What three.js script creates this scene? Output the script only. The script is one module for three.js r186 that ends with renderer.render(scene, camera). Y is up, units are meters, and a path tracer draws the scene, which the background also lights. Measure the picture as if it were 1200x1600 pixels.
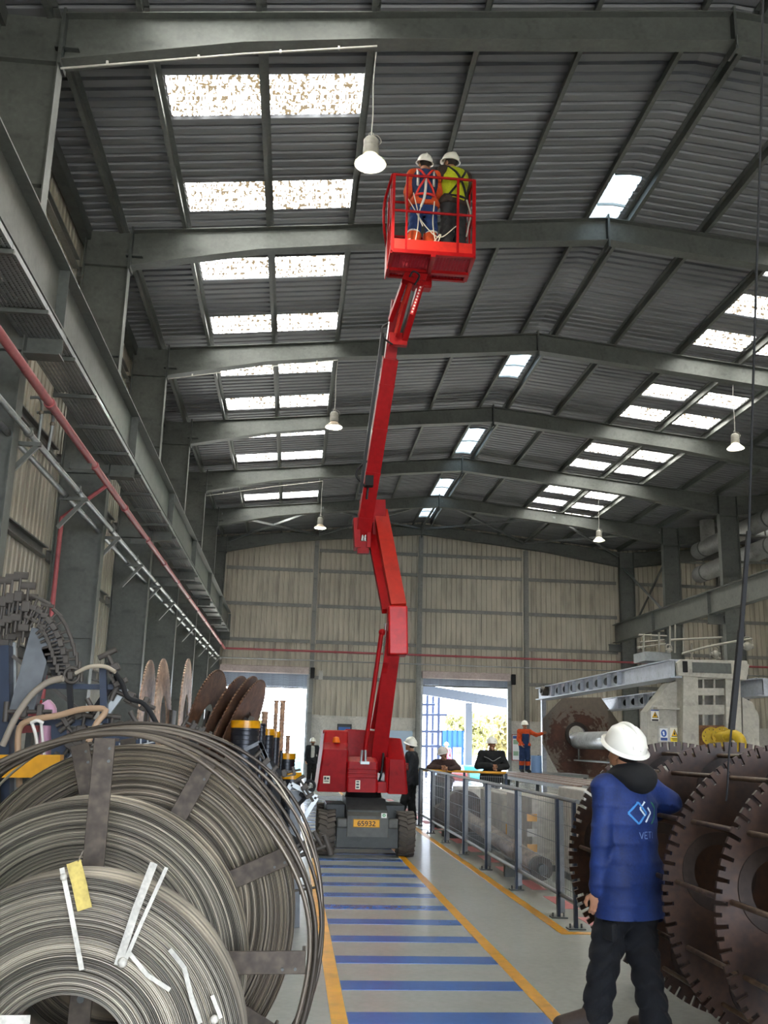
import * as THREE from 'three';
import { mergeGeometries, toCreasedNormals } from 'three/addons/utils/BufferGeometryUtils.js';
import { RoundedBoxGeometry } from 'three/addons/geometries/RoundedBoxGeometry.js';
import { MarchingCubes } from 'three/addons/objects/MarchingCubes.js';
import { RectAreaLightUniformsLib } from 'three/addons/lights/RectAreaLightUniformsLib.js';
RectAreaLightUniformsLib.init();

// ---------- camera, sky, sun, exposure ----------
const scene = new THREE.Scene();
const renderer = new THREE.WebGLRenderer({ antialias: true });
renderer.toneMapping = THREE.LinearToneMapping;
renderer.toneMappingExposure = 2.1;
renderer.shadowMap.enabled = true;
const camera = new THREE.PerspectiveCamera(55.76, 1200 / 1600, 0.05, 400);
camera.position.set(0, 1.65, 0);
camera.rotation.set(13.43 * Math.PI / 180, -5.003 * Math.PI / 180, 1.57 * Math.PI / 180, 'YXZ');
scene.background = new THREE.Color().setRGB(0.86, 0.95, 1.1);
scene.backgroundIntensity = 7.5;
const sun = new THREE.DirectionalLight(new THREE.Color(1, 0.96, 0.89), 34);
sun.position.set(34, 30, -30);
sun.target.position.set(6, 0, -22);
sun.castShadow = true;
sun.shadow.mapSize.set(4096, 4096);
Object.assign(sun.shadow.camera, { left: -45, right: 45, top: 45, bottom: -45, near: 1, far: 140 });
scene.add(sun, sun.target);

// ---------- small tools ----------
const PI = Math.PI, V = (x, y, z) => new THREE.Vector3(x, y, z), sin = Math.sin, cos = Math.cos;
let seed = 12345;
const rnd = () => { seed = (seed * 1664525 + 1013904223) >>> 0; return seed / 4294967296; };
const rr = (a, b) => a + (b - a) * rnd();
const taken = {};
function numbered(n) { taken[n] = (taken[n] ?? -1) + 1; return taken[n] ? n + '_' + String(taken[n]).padStart(3, '0') : n; }
const at = (g, x, y, z, rx = 0, ry = 0, rz = 0) => { if (rz) g.rotateZ(rz); if (rx) g.rotateX(rx); if (ry) g.rotateY(ry); return g.translate(x, y, z); };
const box = (w, h, d, x = 0, y = 0, z = 0, rx = 0, ry = 0, rz = 0) => at(new THREE.BoxGeometry(w, h, d), x, y, z, rx, ry, rz);
const span = (x0, x1, y0, y1, z0, z1) => box(x1 - x0, y1 - y0, Math.abs(z1 - z0), (x0 + x1) / 2, (y0 + y1) / 2, (z0 + z1) / 2);
const rbox = (w, h, d, r, x = 0, y = 0, z = 0, rx = 0, ry = 0, rz = 0) => at(new RoundedBoxGeometry(w, h, d, 2, r), x, y, z, rx, ry, rz);
function basis(a, b, up = V(0, 1, 0)) { // turns local +y onto a->b
  const y = b.clone().sub(a).normalize(); let x = y.clone().cross(up); if (x.lengthSq() < 1e-6) x = y.clone().cross(V(0, 0, 1)); x.normalize();
  return new THREE.Matrix4().makeBasis(x, y, x.clone().cross(y)).setPosition(a.clone().add(b).multiplyScalar(.5));
}
const vv = (p) => p.isVector3 ? p : V(...p);
const bar = (a, b, w, d = w, up) => { a = vv(a); b = vv(b); return new THREE.BoxGeometry(w, a.distanceTo(b), d).applyMatrix4(basis(a, b, up)); };
const cyl = (a, b, r, r2 = r, n = 12, open = false) => { a = vv(a); b = vv(b); return new THREE.CylinderGeometry(r2, r, a.distanceTo(b), n, 1, open).applyMatrix4(basis(a, b)); };
const tube = (pts, r, n = 6, seg = 0, closed = false) => new THREE.TubeGeometry(new THREE.CatmullRomCurve3(pts.map(vv), closed, 'centripetal'), seg || pts.length * 6, r, n, closed);
const ball = (r, x, y, z, sx = 1, sy = 1, sz = 1, n = 14) => new THREE.SphereGeometry(r, n, Math.max(8, n * .7 | 0)).scale(sx, sy, sz).translate(x, y, z);
const lathe = (pts, n = 24) => new THREE.LatheGeometry(pts.map((p) => new THREE.Vector2(...p)), n);
const torus = (R, r, n = 24, m = 8) => new THREE.TorusGeometry(R, r, m, n);
function poly(pts, depth, bevel = 0, holes = []) { // outline in x,y pushed along +z
  const s = new THREE.Shape(pts.map((p) => new THREE.Vector2(...p)));
  for (const h of holes) s.holes.push(new THREE.Path(h.map((p) => new THREE.Vector2(...p))));
  return new THREE.ExtrudeGeometry(s, { depth, bevelEnabled: bevel > 0, bevelSize: bevel, bevelThickness: bevel, bevelSegments: 2, curveSegments: 12 });
}
const ringPts = (r, n, cx = 0, cy = 0) => Array.from({ length: n }, (_, i) => [cx + r * cos(i / n * 2 * PI), cy + r * sin(i / n * 2 * PI)]);
function boxUV(g) { // uv in metres from the strongest axis of each face
  g = g.index ? g.toNonIndexed() : g;
  const p = g.attributes.position, n = p.count, uv = new Float32Array(n * 2), a = V(), b = V(), c = V();
  for (let i = 0; i < n; i += 3) {
    a.fromBufferAttribute(p, i); b.fromBufferAttribute(p, i + 1); c.fromBufferAttribute(p, i + 2);
    const N = b.clone().sub(a).cross(c.clone().sub(a)), x = Math.abs(N.x), y = Math.abs(N.y), z = Math.abs(N.z);
    for (let k = 0; k < 3; k++) { const q = [a, b, c][k]; uv.set(x >= y && x >= z ? [q.z, q.y] : y >= z ? [q.x, q.z] : [q.x, q.y], (i + k) * 2); }
  }
  g.setAttribute('uv', new THREE.BufferAttribute(uv, 2));
  return g;
}
function merge(gs) {
  gs = [gs].flat(3);
  if (gs.length === 1) return gs[0];
  return mergeGeometries(gs.map((g) => { g = g.index ? g.toNonIndexed() : g; for (const k in g.attributes) if (!['position', 'normal', 'uv'].includes(k)) g.deleteAttribute(k); if (!g.attributes.uv) g.setAttribute('uv', new THREE.BufferAttribute(new Float32Array(g.attributes.position.count * 2), 2)); if (!g.attributes.normal) g.computeVertexNormals(); g.morphAttributes = {}; return g; }));
}
function mesh(name, gs, mat, parent) {
  let g = merge(gs);
  if (mat.userData.metres) g = boxUV(g);
  const m = new THREE.Mesh(g, mat); m.name = parent === scene ? numbered(name) : name; m.castShadow = m.receiveShadow = true; if (parent) parent.add(m); return m;
}
const copyMesh = (name, src, parent) => { const m = new THREE.Mesh(src.geometry, src.material); m.name = name; m.castShadow = m.receiveShadow = true; parent.add(m); return m; };
function tag(o, label, category, group, kind) { Object.assign(o.userData, label && { label }, category && { category }, group && { group }, kind && { kind }); return o; }
function thing(name, label, category, pos = [0, 0, 0], turn = 0, group) { const o = new THREE.Group(); o.name = numbered(name); scene.add(o); o.position.set(...pos); o.rotation.y = turn; return tag(o, label, category, group); }
function struct(name, label, category) { const o = new THREE.Group(); o.name = numbered(name); scene.add(o); return tag(o, label, category, null, 'structure'); }
function dup(o, pos, turn = 0, label, group) { const c = o.clone(); c.userData = { ...o.userData }; c.name = numbered(o.name.replace(/_\d+$/, '')); scene.add(c); c.position.set(...pos); c.rotation.y = turn; return tag(c, label, null, group); }

// ---------- computed textures ----------
const H = (x, y, s) => { let h = Math.imul(x, 374761393) + Math.imul(y, 668265263) + Math.imul(s, 1274126177) | 0; h = Math.imul(h ^ (h >>> 13), 1274126177); return ((h ^ (h >>> 16)) >>> 0) / 4294967296; };
function noise(x, y, px, py, s) { // periodic value noise
  const xi = Math.floor(x), yi = Math.floor(y), f = x - xi, g = y - yi, u = f * f * (3 - 2 * f), v = g * g * (3 - 2 * g), m = (a, n) => ((a % n) + n) % n;
  const a = H(m(xi, px), m(yi, py), s), b = H(m(xi + 1, px), m(yi, py), s), c = H(m(xi, px), m(yi + 1, py), s), d = H(m(xi + 1, px), m(yi + 1, py), s);
  return a + (b - a) * u + (c - a) * v + (a - b - c + d) * u * v;
}
function fbm(u, v, f, s, oct = 4, fy = f) { let t = 0, a = .5, n = 0; for (let i = 0; i < oct; i++) { t += a * noise(u * f, v * fy, f, fy, s + i); n += a; a *= .5; f *= 2; fy *= 2; } return t / n; }
const clamp = (x, a = 0, b = 1) => Math.min(b, Math.max(a, x)), mix = (a, b, t) => a + (b - a) * t, sm = (a, b, x) => { const t = clamp((x - a) / (b - a)); return t * t * (3 - 2 * t); };
function tex(size, metres, fn, srgb = true) {
  const [w, h] = [size].flat().length > 1 ? size : [size, size], d = new Uint8Array(w * h * 4);
  for (let j = 0; j < h; j++) for (let i = 0; i < w; i++) { const c = fn(i / w, j / h), k = (j * w + i) * 4; for (let q = 0; q < 3; q++) d[k + q] = clamp(Array.isArray(c) ? c[q] : c) * 255; d[k + 3] = 255; }
  const t = new THREE.DataTexture(d, w, h); t.wrapS = t.wrapT = THREE.RepeatWrapping; t.magFilter = THREE.LinearFilter; t.minFilter = THREE.LinearMipmapLinearFilter; t.generateMipmaps = true;
  const [mx, my] = [metres].flat().length > 1 ? metres : [metres, metres]; t.repeat.set(1 / mx, 1 / my); if (srgb) t.colorSpace = THREE.SRGBColorSpace; t.needsUpdate = true; return t;
}
function M(color, rough = .6, metal = 0, o = {}) {
  const phys = ['transmission', 'clearcoat', 'sheen', 'thickness'].some((k) => k in o);
  const m = new (phys ? THREE.MeshPhysicalMaterial : THREE.MeshStandardMaterial)({ color, roughness: rough, metalness: metal, side: THREE.DoubleSide, ...o });
  if (m.map || m.bumpMap || m.roughnessMap) m.userData.metres = true;
  return m;
}
const T = {
  paint: tex(512, 1.6, (u, v) => { const a = fbm(u, v, 4, 1), b = fbm(u, v, 32, 7, 3); return clamp(.86 + .16 * (a - .5) + .12 * (b - .5) - .07 * sm(.6, .8, fbm(u, v, 12, 31))); }),
  streak: tex([512, 512], [3, 3], (u, v) => { const a = fbm(u, v, 40, 3, 3, 2), b = fbm(u, v, 3, 9), c = fbm(u, v, 9, 19, 3, 2); const k = clamp(.93 + .07 * (a - .5) + .12 * (b - .5) - .14 * sm(.5, .85, c)); return [k, k * .99, k * .97]; }),
  concrete: tex(1024, 4, (u, v) => { const a = fbm(u, v, 3, 4), b = fbm(u, v, 24, 5), c = fbm(u, v, 120, 6, 2), k = .92 + .05 * (a - .5) + .03 * (b - .5) + .05 * (c - .5); return [k, k, k * .985]; }),
  dirtyPanel: tex(1024, 3, (u, v) => { const n = fbm(u, v, 80, 61, 3, 120), big = fbm(u, v, 14, 62, 3, 22), row = .5 + .5 * cos(v * 12 * 2 * PI), d = sm(.51, .56, n + .2 * (big - .5) + .06 * row); return [mix(1, .16, d), mix(.99, .13, d), mix(.95, .09, d)]; }),
  rust: tex(512, 1.2, (u, v) => { const a = fbm(u, v, 5, 71), b = fbm(u, v, 40, 72, 3), k = .72 + .5 * (a - .5) + .35 * (b - .5); return [k + .03, k * .94, k * .86]; }),
  cloth: tex(256, .5, (u, v) => clamp(.82 + .3 * (fbm(u, v, 6, 91) - .5) + .14 * (fbm(u, v, 64, 92, 2) - .5))),
  clothBump: tex(256, .6, (u, v) => fbm(u, v, 5, 95, 3), false),
};
const mats = {
  steel: M('#6b6e69', .5, .25, { map: T.paint }), darkSteel: M('#5c605d', .55, .2, { map: T.paint }), sheet: M('#bfb9ab', .55, .1, { map: T.streak }), roofSheet: M('#7f8187', .5, .25, { map: T.streak }),
  white: M('#d9d6cd', .6, 0, { map: T.paint }), galv: M('#a7abaa', .4, .7, { map: T.paint }), red: M('#c4111a', .38, 0, { map: T.paint }), pipeRed: M('#b85a5e', .5, .05, { map: T.paint }),
  concrete: M('#a8aaa7', .22, 0, { map: T.concrete }),
  lightSteel: M('#8b8b86', .5, .15, { map: T.paint }), yellowPaint: M('#f0a906', .3, 0, { map: T.paint }), bluePaint: M('#3b68b4', .24, 0, { map: T.concrete }), black: M('#131315', .85), rubber: M('#6a635a', .85, 0, { map: T.paint }), chrome: M('#d8d8d6', .25, .9), navy: M('#1c2c42', .5, .15, { map: T.paint }),
};
// ---------- the hall ----------
const SP = 5.8, Z0 = -11.74, ZB = -46.9, ZF = 8.4, XL = -4.62, XR = 26.4, RX = 5.98;
const frameZ = []; for (let k = -3; k <= 6; k++) frameZ.push(Z0 - k * SP);
const topY = (x) => x <= RX ? 12.25 + .11 * (x - RX) : x <= 16.35 ? 12.25 - .096 * (x - RX) : 11.255 + .096 * (x - 16.35); // top of the rafters
const roofY = (x) => topY(x) + .21;
function ribs(u0, u1, pitch = .25, depth = .045) { // trapezoid profile, phase fixed to the world
  const P = [[u0, null]], at0 = (u) => { const f = ((u / pitch) % 1 + 1) % 1; return f < .22 ? 0 : f < .3 ? (f - .22) * 12.5 * depth : f < .92 ? depth : (1 - f) * 12.5 * depth; };
  for (let i = Math.floor(u0 / pitch) - 1; i * pitch < u1 + pitch; i++) for (const f of [0, .22, .3, .92]) { const u = (i + f) * pitch; if (u > u0 + 1e-4 && u < u1 - 1e-4) P.push([u, null]); }
  P.push([u1, null]);
  return P.map(([u]) => [u, at0(u)]);
}
function strip(profile, pos, uvs = (u, d, t) => [u, t]) {
  const p = [], uv = [];
  for (let i = 0; i + 1 < profile.length; i++) {
    const [a, b] = [profile[i], profile[i + 1]], q = [[...a, 0], [...b, 0], [...b, 1], [...a, 1]];
    for (const k of [0, 1, 2, 0, 2, 3]) { p.push(...pos(...q[k])); uv.push(...uvs(...q[k])); }
  }
  const g = new THREE.BufferGeometry(); g.setAttribute('position', new THREE.Float32BufferAttribute(p, 3)); g.setAttribute('uv', new THREE.Float32BufferAttribute(uv, 2)); g.computeVertexNormals(); return g;
}
const keepUV = (m) => { m.userData.metres = false; return m; };
const sheetUV = keepUV(mats.sheet.clone()), roofUV = keepUV(mats.roofSheet.clone());
sheetUV.map = T.streak; roofUV.map = T.streak;

const floor = struct('floor', 'smooth grey concrete factory floor with painted blue and yellow walkway', 'floor');
mesh('slab', span(XL - .3, XR + .3, -.2, 0, ZF + .3, ZB - .12), mats.concrete, floor);
// walkway markings
const yl = (x0, x1, z0, z1) => mesh('yellow_line', span(x0, x1, -.01, .004, z0, z1), mats.yellowPaint, floor);
yl(.325, .425, -2.5, -44); yl(1.695, 1.79, -2.5, -44); yl(2.54, 2.64, -9.38, -44); yl(2.54, 4.4, -9.28, -9.38);
{ let src; for (let i = 0; i < 34; i++) { const z = -4.03 - i * .823; if (z < -32) break; src ? (copyMesh('blue_stripe', src, floor).position.z = z) : (src = mesh('blue_stripe', span(.43, 1.69, -.01, .003, -.13, .13), mats.bluePaint, floor), src.position.z = z); } }
{ const rp = M('#c9777a', .5, 0, { map: T.concrete }); for (let i = 0; i < 16; i++) { const m = mesh('red_marking', span(2.95, 3.13, -.01, .003, -.42, .42), rp, floor); m.position.z = -9.75 - i * 1.35; } }
mesh('joint', span(XL, 16, -.01, .002, -19.96, -20), mats.black, floor);

const wallL = struct('wall_left', 'corrugated grey steel wall with horizontal rails on the near side', 'wall');
mesh('cladding', strip(ribs(ZB, ZF), (u, d, t) => [XL + d, t * 11.5, u], (u, d, t) => [u, t * 11.5]), sheetUV, wallL);
mesh('lower_board', span(XL + .04, XL + .09, 0, 2.85, ZF, ZB), mats.white, wallL);
const cRail = (h = .2, w = .11) => [[0, 0], [w, 0], [w, .025], [w - .012, .025], [w - .012, .012], [.012, .012], [.012, h - .012], [w - .012, h - .012], [w - .012, h - .025], [w, h - .025], [w, h], [0, h]];
{ let src = {};
  for (const y of [2.86, 4.68, 6.5, 8.3, 10.3]) for (let k = 0; k < frameZ.length; k++) {
    const z = frameZ[k] - SP; if (z < ZB) continue;
    src.r ??= mesh('rail', at(poly(cRail(), SP - .3), 0, 0, .15), mats.lightSteel, wallL);
    const m = src.r.parent && src.n ? copyMesh('rail', src.r, wallL) : src.r; src.n = 1; m.position.set(XL + .06, y, z);
  } }
const wallB = struct('wall_back', 'corrugated beige steel end wall with posts and rails behind the red lift', 'wall');
const DL = [-3.45, .68], DR = [6.16, 10.36], DH = 5.0;
const backSheet = (x0, x1, y0, y1) => mesh('cladding', strip(ribs(x0, x1), (u, d, t) => { const a = y0, b = y1 ?? roofY(u) + .03; return [u, a + (b - a) * t, ZB + d]; }, (u, d, t) => [u, y0 + ((y1 ?? 12) - y0) * t]), sheetUV, wallB);
backSheet(XL, XR, DH); backSheet(XL, DL[0], 2.85, DH); backSheet(DL[1], DR[0], 2.85, DH); backSheet(DR[1], XR, 2.85, DH);
for (const [a, b] of [[XL, DL[0]], [DL[1], DR[0]], [DR[1], XR]]) mesh('lower_board', span(a, b, 0, 2.85, ZB - .05, ZB + .05), mats.white, wallB);
for (const [x, h] of [[.84, 11.2], [5.98, 11.7], [11.26, 11.2], [21.2, 11.2]]) mesh('post', [span(x - .1, x + .1, 0, h, ZB + .32, ZB + .31), span(x - .1, x + .1, 0, h, ZB + .06, ZB + .07), span(x - .008, x + .008, 0, h, ZB + .07, ZB + .31)], mats.lightSteel, wallB);
for (const [y, xs] of [[10.78, [[.98, 5.85], [6.1, 11.1]]], [9.76, [[-3.5, .7], [.98, 5.85], [6.1, 11.1], [11.4, 15.9], [16.7, 26]]], [8.03, [[-3.5, .7], [.98, 5.85], [6.1, 11.1], [11.4, 15.9], [16.7, 26]]], [6.3, [[-3.5, .7], [.98, 5.85], [6.1, 11.1], [11.4, 15.9], [16.7, 26]]], [4.6, [[.98, 5.85], [11.4, 15.9], [16.7, 26]]]])
  for (const [a, b] of xs) mesh('rail', at(poly(cRail(.17, .15), b - a), a, y - .08, ZB + .06, 0, PI / 2).applyMatrix4(new THREE.Matrix4()), mats.lightSteel, wallB).geometry.computeBoundingBox();
// unproject: the point under a photo pixel on the plane x, y or z = v
camera.updateMatrixWorld();
function px(u, v, axis, val) { const d = V((u - 600) / 1512.5, -(v - 800) / 1512.5, -1).applyMatrix4(new THREE.Matrix4().extractRotation(camera.matrixWorld)), c = camera.position, t = (val - c[axis]) / d[axis]; return d.multiplyScalar(t).add(c); }
const pz = (u, v, z) => px(u, v, 'z', z), py = (u, v, y) => px(u, v, 'y', y), pX = (u, v, x) => px(u, v, 'x', x);
const wallR = struct('wall_right', 'corrugated grey steel wall closing the neighbouring bay', 'wall');
mesh('cladding', strip(ribs(ZB, ZF), (u, d, t) => [XR - d, t * 12.6, u], (u, d, t) => [u, t * 12.6]), sheetUV, wallR);
const wallF = struct('wall_front', 'corrugated steel wall with a wide open doorway behind the viewer', 'wall');
for (const [x0, x1, y0] of [[XL, -1.5, 0], [-1.5, 11, 6], [11, XR, 0]]) mesh('cladding', strip(ribs(x0, x1), (u, d, t) => [u, y0 + (roofY(u) + .03 - y0) * t, ZF - d], (u, d, t) => [u, y0 + 12 * t]), sheetUV, wallF);

// roof: ribs run down the slopes, purlins along the hall, translucent strips let the day in
const ceiling = struct('ceiling', 'corrugated grey steel roof on purlins with rows of translucent skylight strips', 'roof');
const slope = (x0, x1, z0, z1) => strip(ribs(z0, z1), (u, d, t) => { const x = x0 + (x1 - x0) * t; return [x, roofY(x) + .035 - d, u]; }, (u, d, t) => [x0 + (x1 - x0) * t, u].reverse());
const panelMat = new THREE.MeshPhysicalMaterial({ color: '#ffffff', map: T.dirtyPanel, roughness: 1, transmission: .92, thickness: 0, side: THREE.DoubleSide, ior: 1.45 });
const clearMat = new THREE.MeshPhysicalMaterial({ color: new THREE.Color(.1, .125, .14), roughness: .95, transmission: .9, thickness: 0, side: THREE.DoubleSide, ior: 1.45 });
const cuts = (a, b, first, period, width) => { const o = []; for (let i = -20; i < 20; i++) { const z = first - period * i; if (z < b && z - width > a) o.push([z - width, z]); } return o.sort((p, q) => p[0] - q[0]); };
const leftCuts = cuts(ZB + 3, ZF - 1, -13.24, 2.9, .97), rightCuts = cuts(ZB + 3, ZF - 1, -20.0, 1.933, .93), ridgeCuts = [[-45.5, -43.2], [-41.3, -38.4], [-34.7, -31.7], [-26.8, -25], [-18.3, -16.1], [-8, -6], [0, 2]];
function slopeWith(x0, x1, holes, mat = panelMat, name = 'skylight_panel') {
  let z = ZB - .2; const gs = [];
  for (const [a, b] of holes) { gs.push(slope(x0, x1, z, a)); mesh(name, slope(x0, x1, a, b), mat, ceiling); z = b; }
  gs.push(slope(x0, x1, z, ZF + .2)); mesh('roof_sheet', gs, roofUV, ceiling);
}
const xCuts = [[XL - .05, -2.41], [-2.41, -.94, leftCuts], [-.94, -.83], [-.83, .68, leftCuts], [.68, 5.68], [5.68, RX, ridgeCuts, clearMat, 'ridge_light_panel'], [RX, 6.26, ridgeCuts, clearMat, 'ridge_light_panel'], [6.26, 9.9], [9.9, 11.32, rightCuts], [11.32, 11.6], [11.6, 12.92, rightCuts], [12.92, 16.35], [16.35, 20], [20, 21.4, rightCuts], [21.4, 21.7], [21.7, 23, rightCuts], [23, XR + .05]];
for (const [a, b] of ridgeCuts) for (const z of [a, (a + b) / 2, b]) mesh('glazing_bar', [bar([5.68, roofY(5.68) - .03, z], [RX, roofY(RX) - .03, z], .03, .05), bar([RX, roofY(RX) - .03, z], [6.26, roofY(6.26) - .03, z], .03, .05)], mats.galv, ceiling);
for (const c of xCuts) c[2] ? slopeWith(c[0], c[1], c[2], c[3], c[4]) : mesh('roof_sheet', slope(c[0], c[1], ZB - .2, ZF + .2), roofUV, ceiling);
// purlins: Z sections between the frames
{ const zsec = poly([[-.07, 0], [.006, 0], [.006, .19], [.075, .19], [.075, .17], [.085, .17], [.085, .205], [-.006, .205], [-.006, .012], [-.06, .012], [-.06, .03], [-.07, .03]], SP - .02);
  const src = mesh('purlin', zsec, mats.steel, ceiling); let first = true;
  for (const x of [-3.72, -2.5, -.885, .72, 2.33, 3.95, 5.56, 6.42, 8.0, 9.78, 11.46, 13.0, 14.6, 15.9, 18, 19.8, 21.55, 23.2]) for (let k = 0; k < frameZ.length; k++) {
    const z = frameZ[k] - SP + .01; if (z < ZB - .5) continue;
    const m = first ? src : copyMesh('purlin', src, ceiling); first = false; m.position.set(x, topY(x) + .002, z); m.rotation.z = Math.atan(x < RX ? .11 : x < 16.3 ? -.096 : .096); if (x > RX && x < 16.3) m.scale.x = -1;
  } }
mesh('eave_beam', span(XL + .1, XL + .3, 11.0, 11.25, ZF, ZB), mats.darkSteel, ceiling);

// portal frames: tapered rafters on deep columns
const FL = .13, FT = .018;
function iCol(x0, x1, h) { return [span(x0, x0 + FT, 0, h, -FL, FL), span(x1 - FT, x1, 0, h, -FL, FL), span(x0 + FT, x1 - FT, 0, h, -.008, .008)]; }
function rafter(pts) { // pts: [x, bottom, top]; web plate plus flanges that follow both edges
  const g = [at(poly([...pts.map(([x, b]) => [x, b]), ...[...pts].reverse().map(([x, , t]) => [x, t])], .016), 0, 0, -.008)];
  for (let i = 0; i + 1 < pts.length; i++) for (const e of [1, 2]) { const [a, b] = [pts[i], pts[i + 1]]; g.push(bar([a[0], a[e], 0], [b[0], b[e], 0], FT, FL * 2, V(0, 0, 1))); }
  return g;
}
function frame(z) {
  const f = thing('portal_frame', 'grey painted steel portal frame with deep columns and tapered rafters across the hall', 'steel frame', [0, 0, z], 0, 'portal frames of the hall'); f.userData.kind = 'structure';
  mesh('column', [...iCol(-4.4, -3.54, 11.2), span(-4.38, -3.56, 10.45, 10.47, -.1, .1), span(-4.38, -3.56, 6.3, 6.32, -.1, .1), span(-4.38, -3.56, 3.3, 3.315, -.1, .1), span(-4.38, -3.56, 8.6, 8.615, -.1, .1)], mats.steel, f);
  mesh('corbel', [span(-3.54, -3.1, 6.575, 6.6, -.13, .13), span(-3.54, -3.1, 6.25, 6.27, -.13, .13), span(-3.54, -3.1, 6.27, 6.575, -.008, .008)], mats.steel, f); mesh('corbel', [span(15.35, 15.97, 6.645, 6.67, -.13, .13), span(15.35, 15.97, 6.32, 6.34, -.13, .13), span(15.35, 15.97, 6.34, 6.645, -.008, .008)], mats.steel, f);
  mesh('column', [...iCol(15.97, 16.72, 11.3), span(16, 16.7, 10.5, 10.52, -.1, .1), span(16, 16.7, 7.4, 7.42, -.1, .1)], mats.steel, f);
  mesh('rafter', rafter([[-3.52, 10.48, topY(-3.52)], [-1.1, 11.0, topY(-1.1)], [.71, 11.24, topY(.71)], [RX, 11.76, topY(RX)]]), mats.steel, f);
  mesh('rafter', rafter([[RX, 11.76, topY(RX)], [10.4, 11.34, topY(10.4)], [12.2, 11.15, topY(12.2)], [15.97, 10.56, topY(15.97)]]), mats.steel, f);
  mesh('rafter', rafter([[16.72, 10.56, topY(16.72)], [20.4, 11.1, topY(20.4)], [26.3, 11.7, topY(26.3)]]), mats.steel, f);
  mesh('end_plate', [span(-3.54, -3.505, 10.4, 11.27, -.15, .15), span(-3.62, -3.3, 10.68, 10.695, -.1, .1)], mats.darkSteel, f);
  mesh('ridge_plate', [span(RX - .02, RX + .02, 11.6, 12.33, -.14, .14), bar([RX, 11.66, .14], [RX - .02, 11.78, .2], .012, .06)], mats.darkSteel, f);
  return f;
}
{ const f0 = frame(frameZ[0]); for (const z of frameZ.slice(1)) dup(f0, [0, 0, z]); }
// ---------- crane runways, pipes, doors, lamps ----------
function iBeam(h, b, L, tf = .022, tw = .014) { return [box(b, tf, L, 0, h - tf / 2, -L / 2), box(b, tf, L, 0, tf / 2, -L / 2), box(tw, h - 2 * tf, L, 0, h / 2, -L / 2)]; }
function runway(name, label, x, y, h, z0, z1, colX, side) {
  const o = thing(name, label, 'crane beam', [x, y, z0]);
  mesh('beam', iBeam(h, .3, z0 - z1), mats.steel, o);
  mesh('rail', [box(.06, .05, z0 - z1, 0, h + .025, (z1 - z0) / 2), box(.09, .01, z0 - z1, 0, h + .005, (z1 - z0) / 2)], mats.darkSteel, o);
  for (const fz of frameZ) if (fz < z0 && fz > z1 - .5) {
    mesh('stiffener', [box(.13, h - .05, .012, .072, h / 2, fz - z0), box(.13, h - .05, .012, -.072, h / 2, fz - z0)], mats.darkSteel, o);
  }
  return o;
}
runway('crane_runway_beam', 'long grey crane runway beam carried by the columns of the left wall', -3.25, 6.61, .87, ZF - .3, -46.2, -3.54);
runway('crane_runway_beam', 'long grey crane runway beam along the ducts of the neighbouring bay', 15.5, 6.68, .87, ZF - .3, -46.0, 15.97);
{ // ladder tray hung below the runway beam
  const t = thing('cable_tray', 'perforated metal cable tray hanging in sections under the runway beam', 'cable tray', [0, 0, 0]);
  let src, arm;
  for (let i = 0; i < 34; i++) {
    const z = 2.2 - i * 1.45; if (z < -45) break;
    if (!src) { const g = []; for (let k = 0; k < 10; k++) g.push(box(.028, .006, 1.4, -3.59 + k * .053, 6.5, -.72)); for (const x of [-3.62, -3.1]) g.push(box(.012, .07, 1.44, x, 6.53, -.72)); for (let k = 0; k < 28; k++) g.push(box(.5, .005, .018, -3.36, 6.502, -.03 - k * .05)); src = mesh('tray_section', g, mats.galv, t); arm = mesh('bracket', [box(.62, .05, .05, -3.38, 6.46, 0), box(.05, .13, .05, -3.66, 6.53, 0)], mats.steel, t); }
    const a = i ? copyMesh('tray_section', src, t) : src, b = i ? copyMesh('bracket', arm, t) : arm; a.position.z = b.position.z = z;
  }
}
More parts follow.
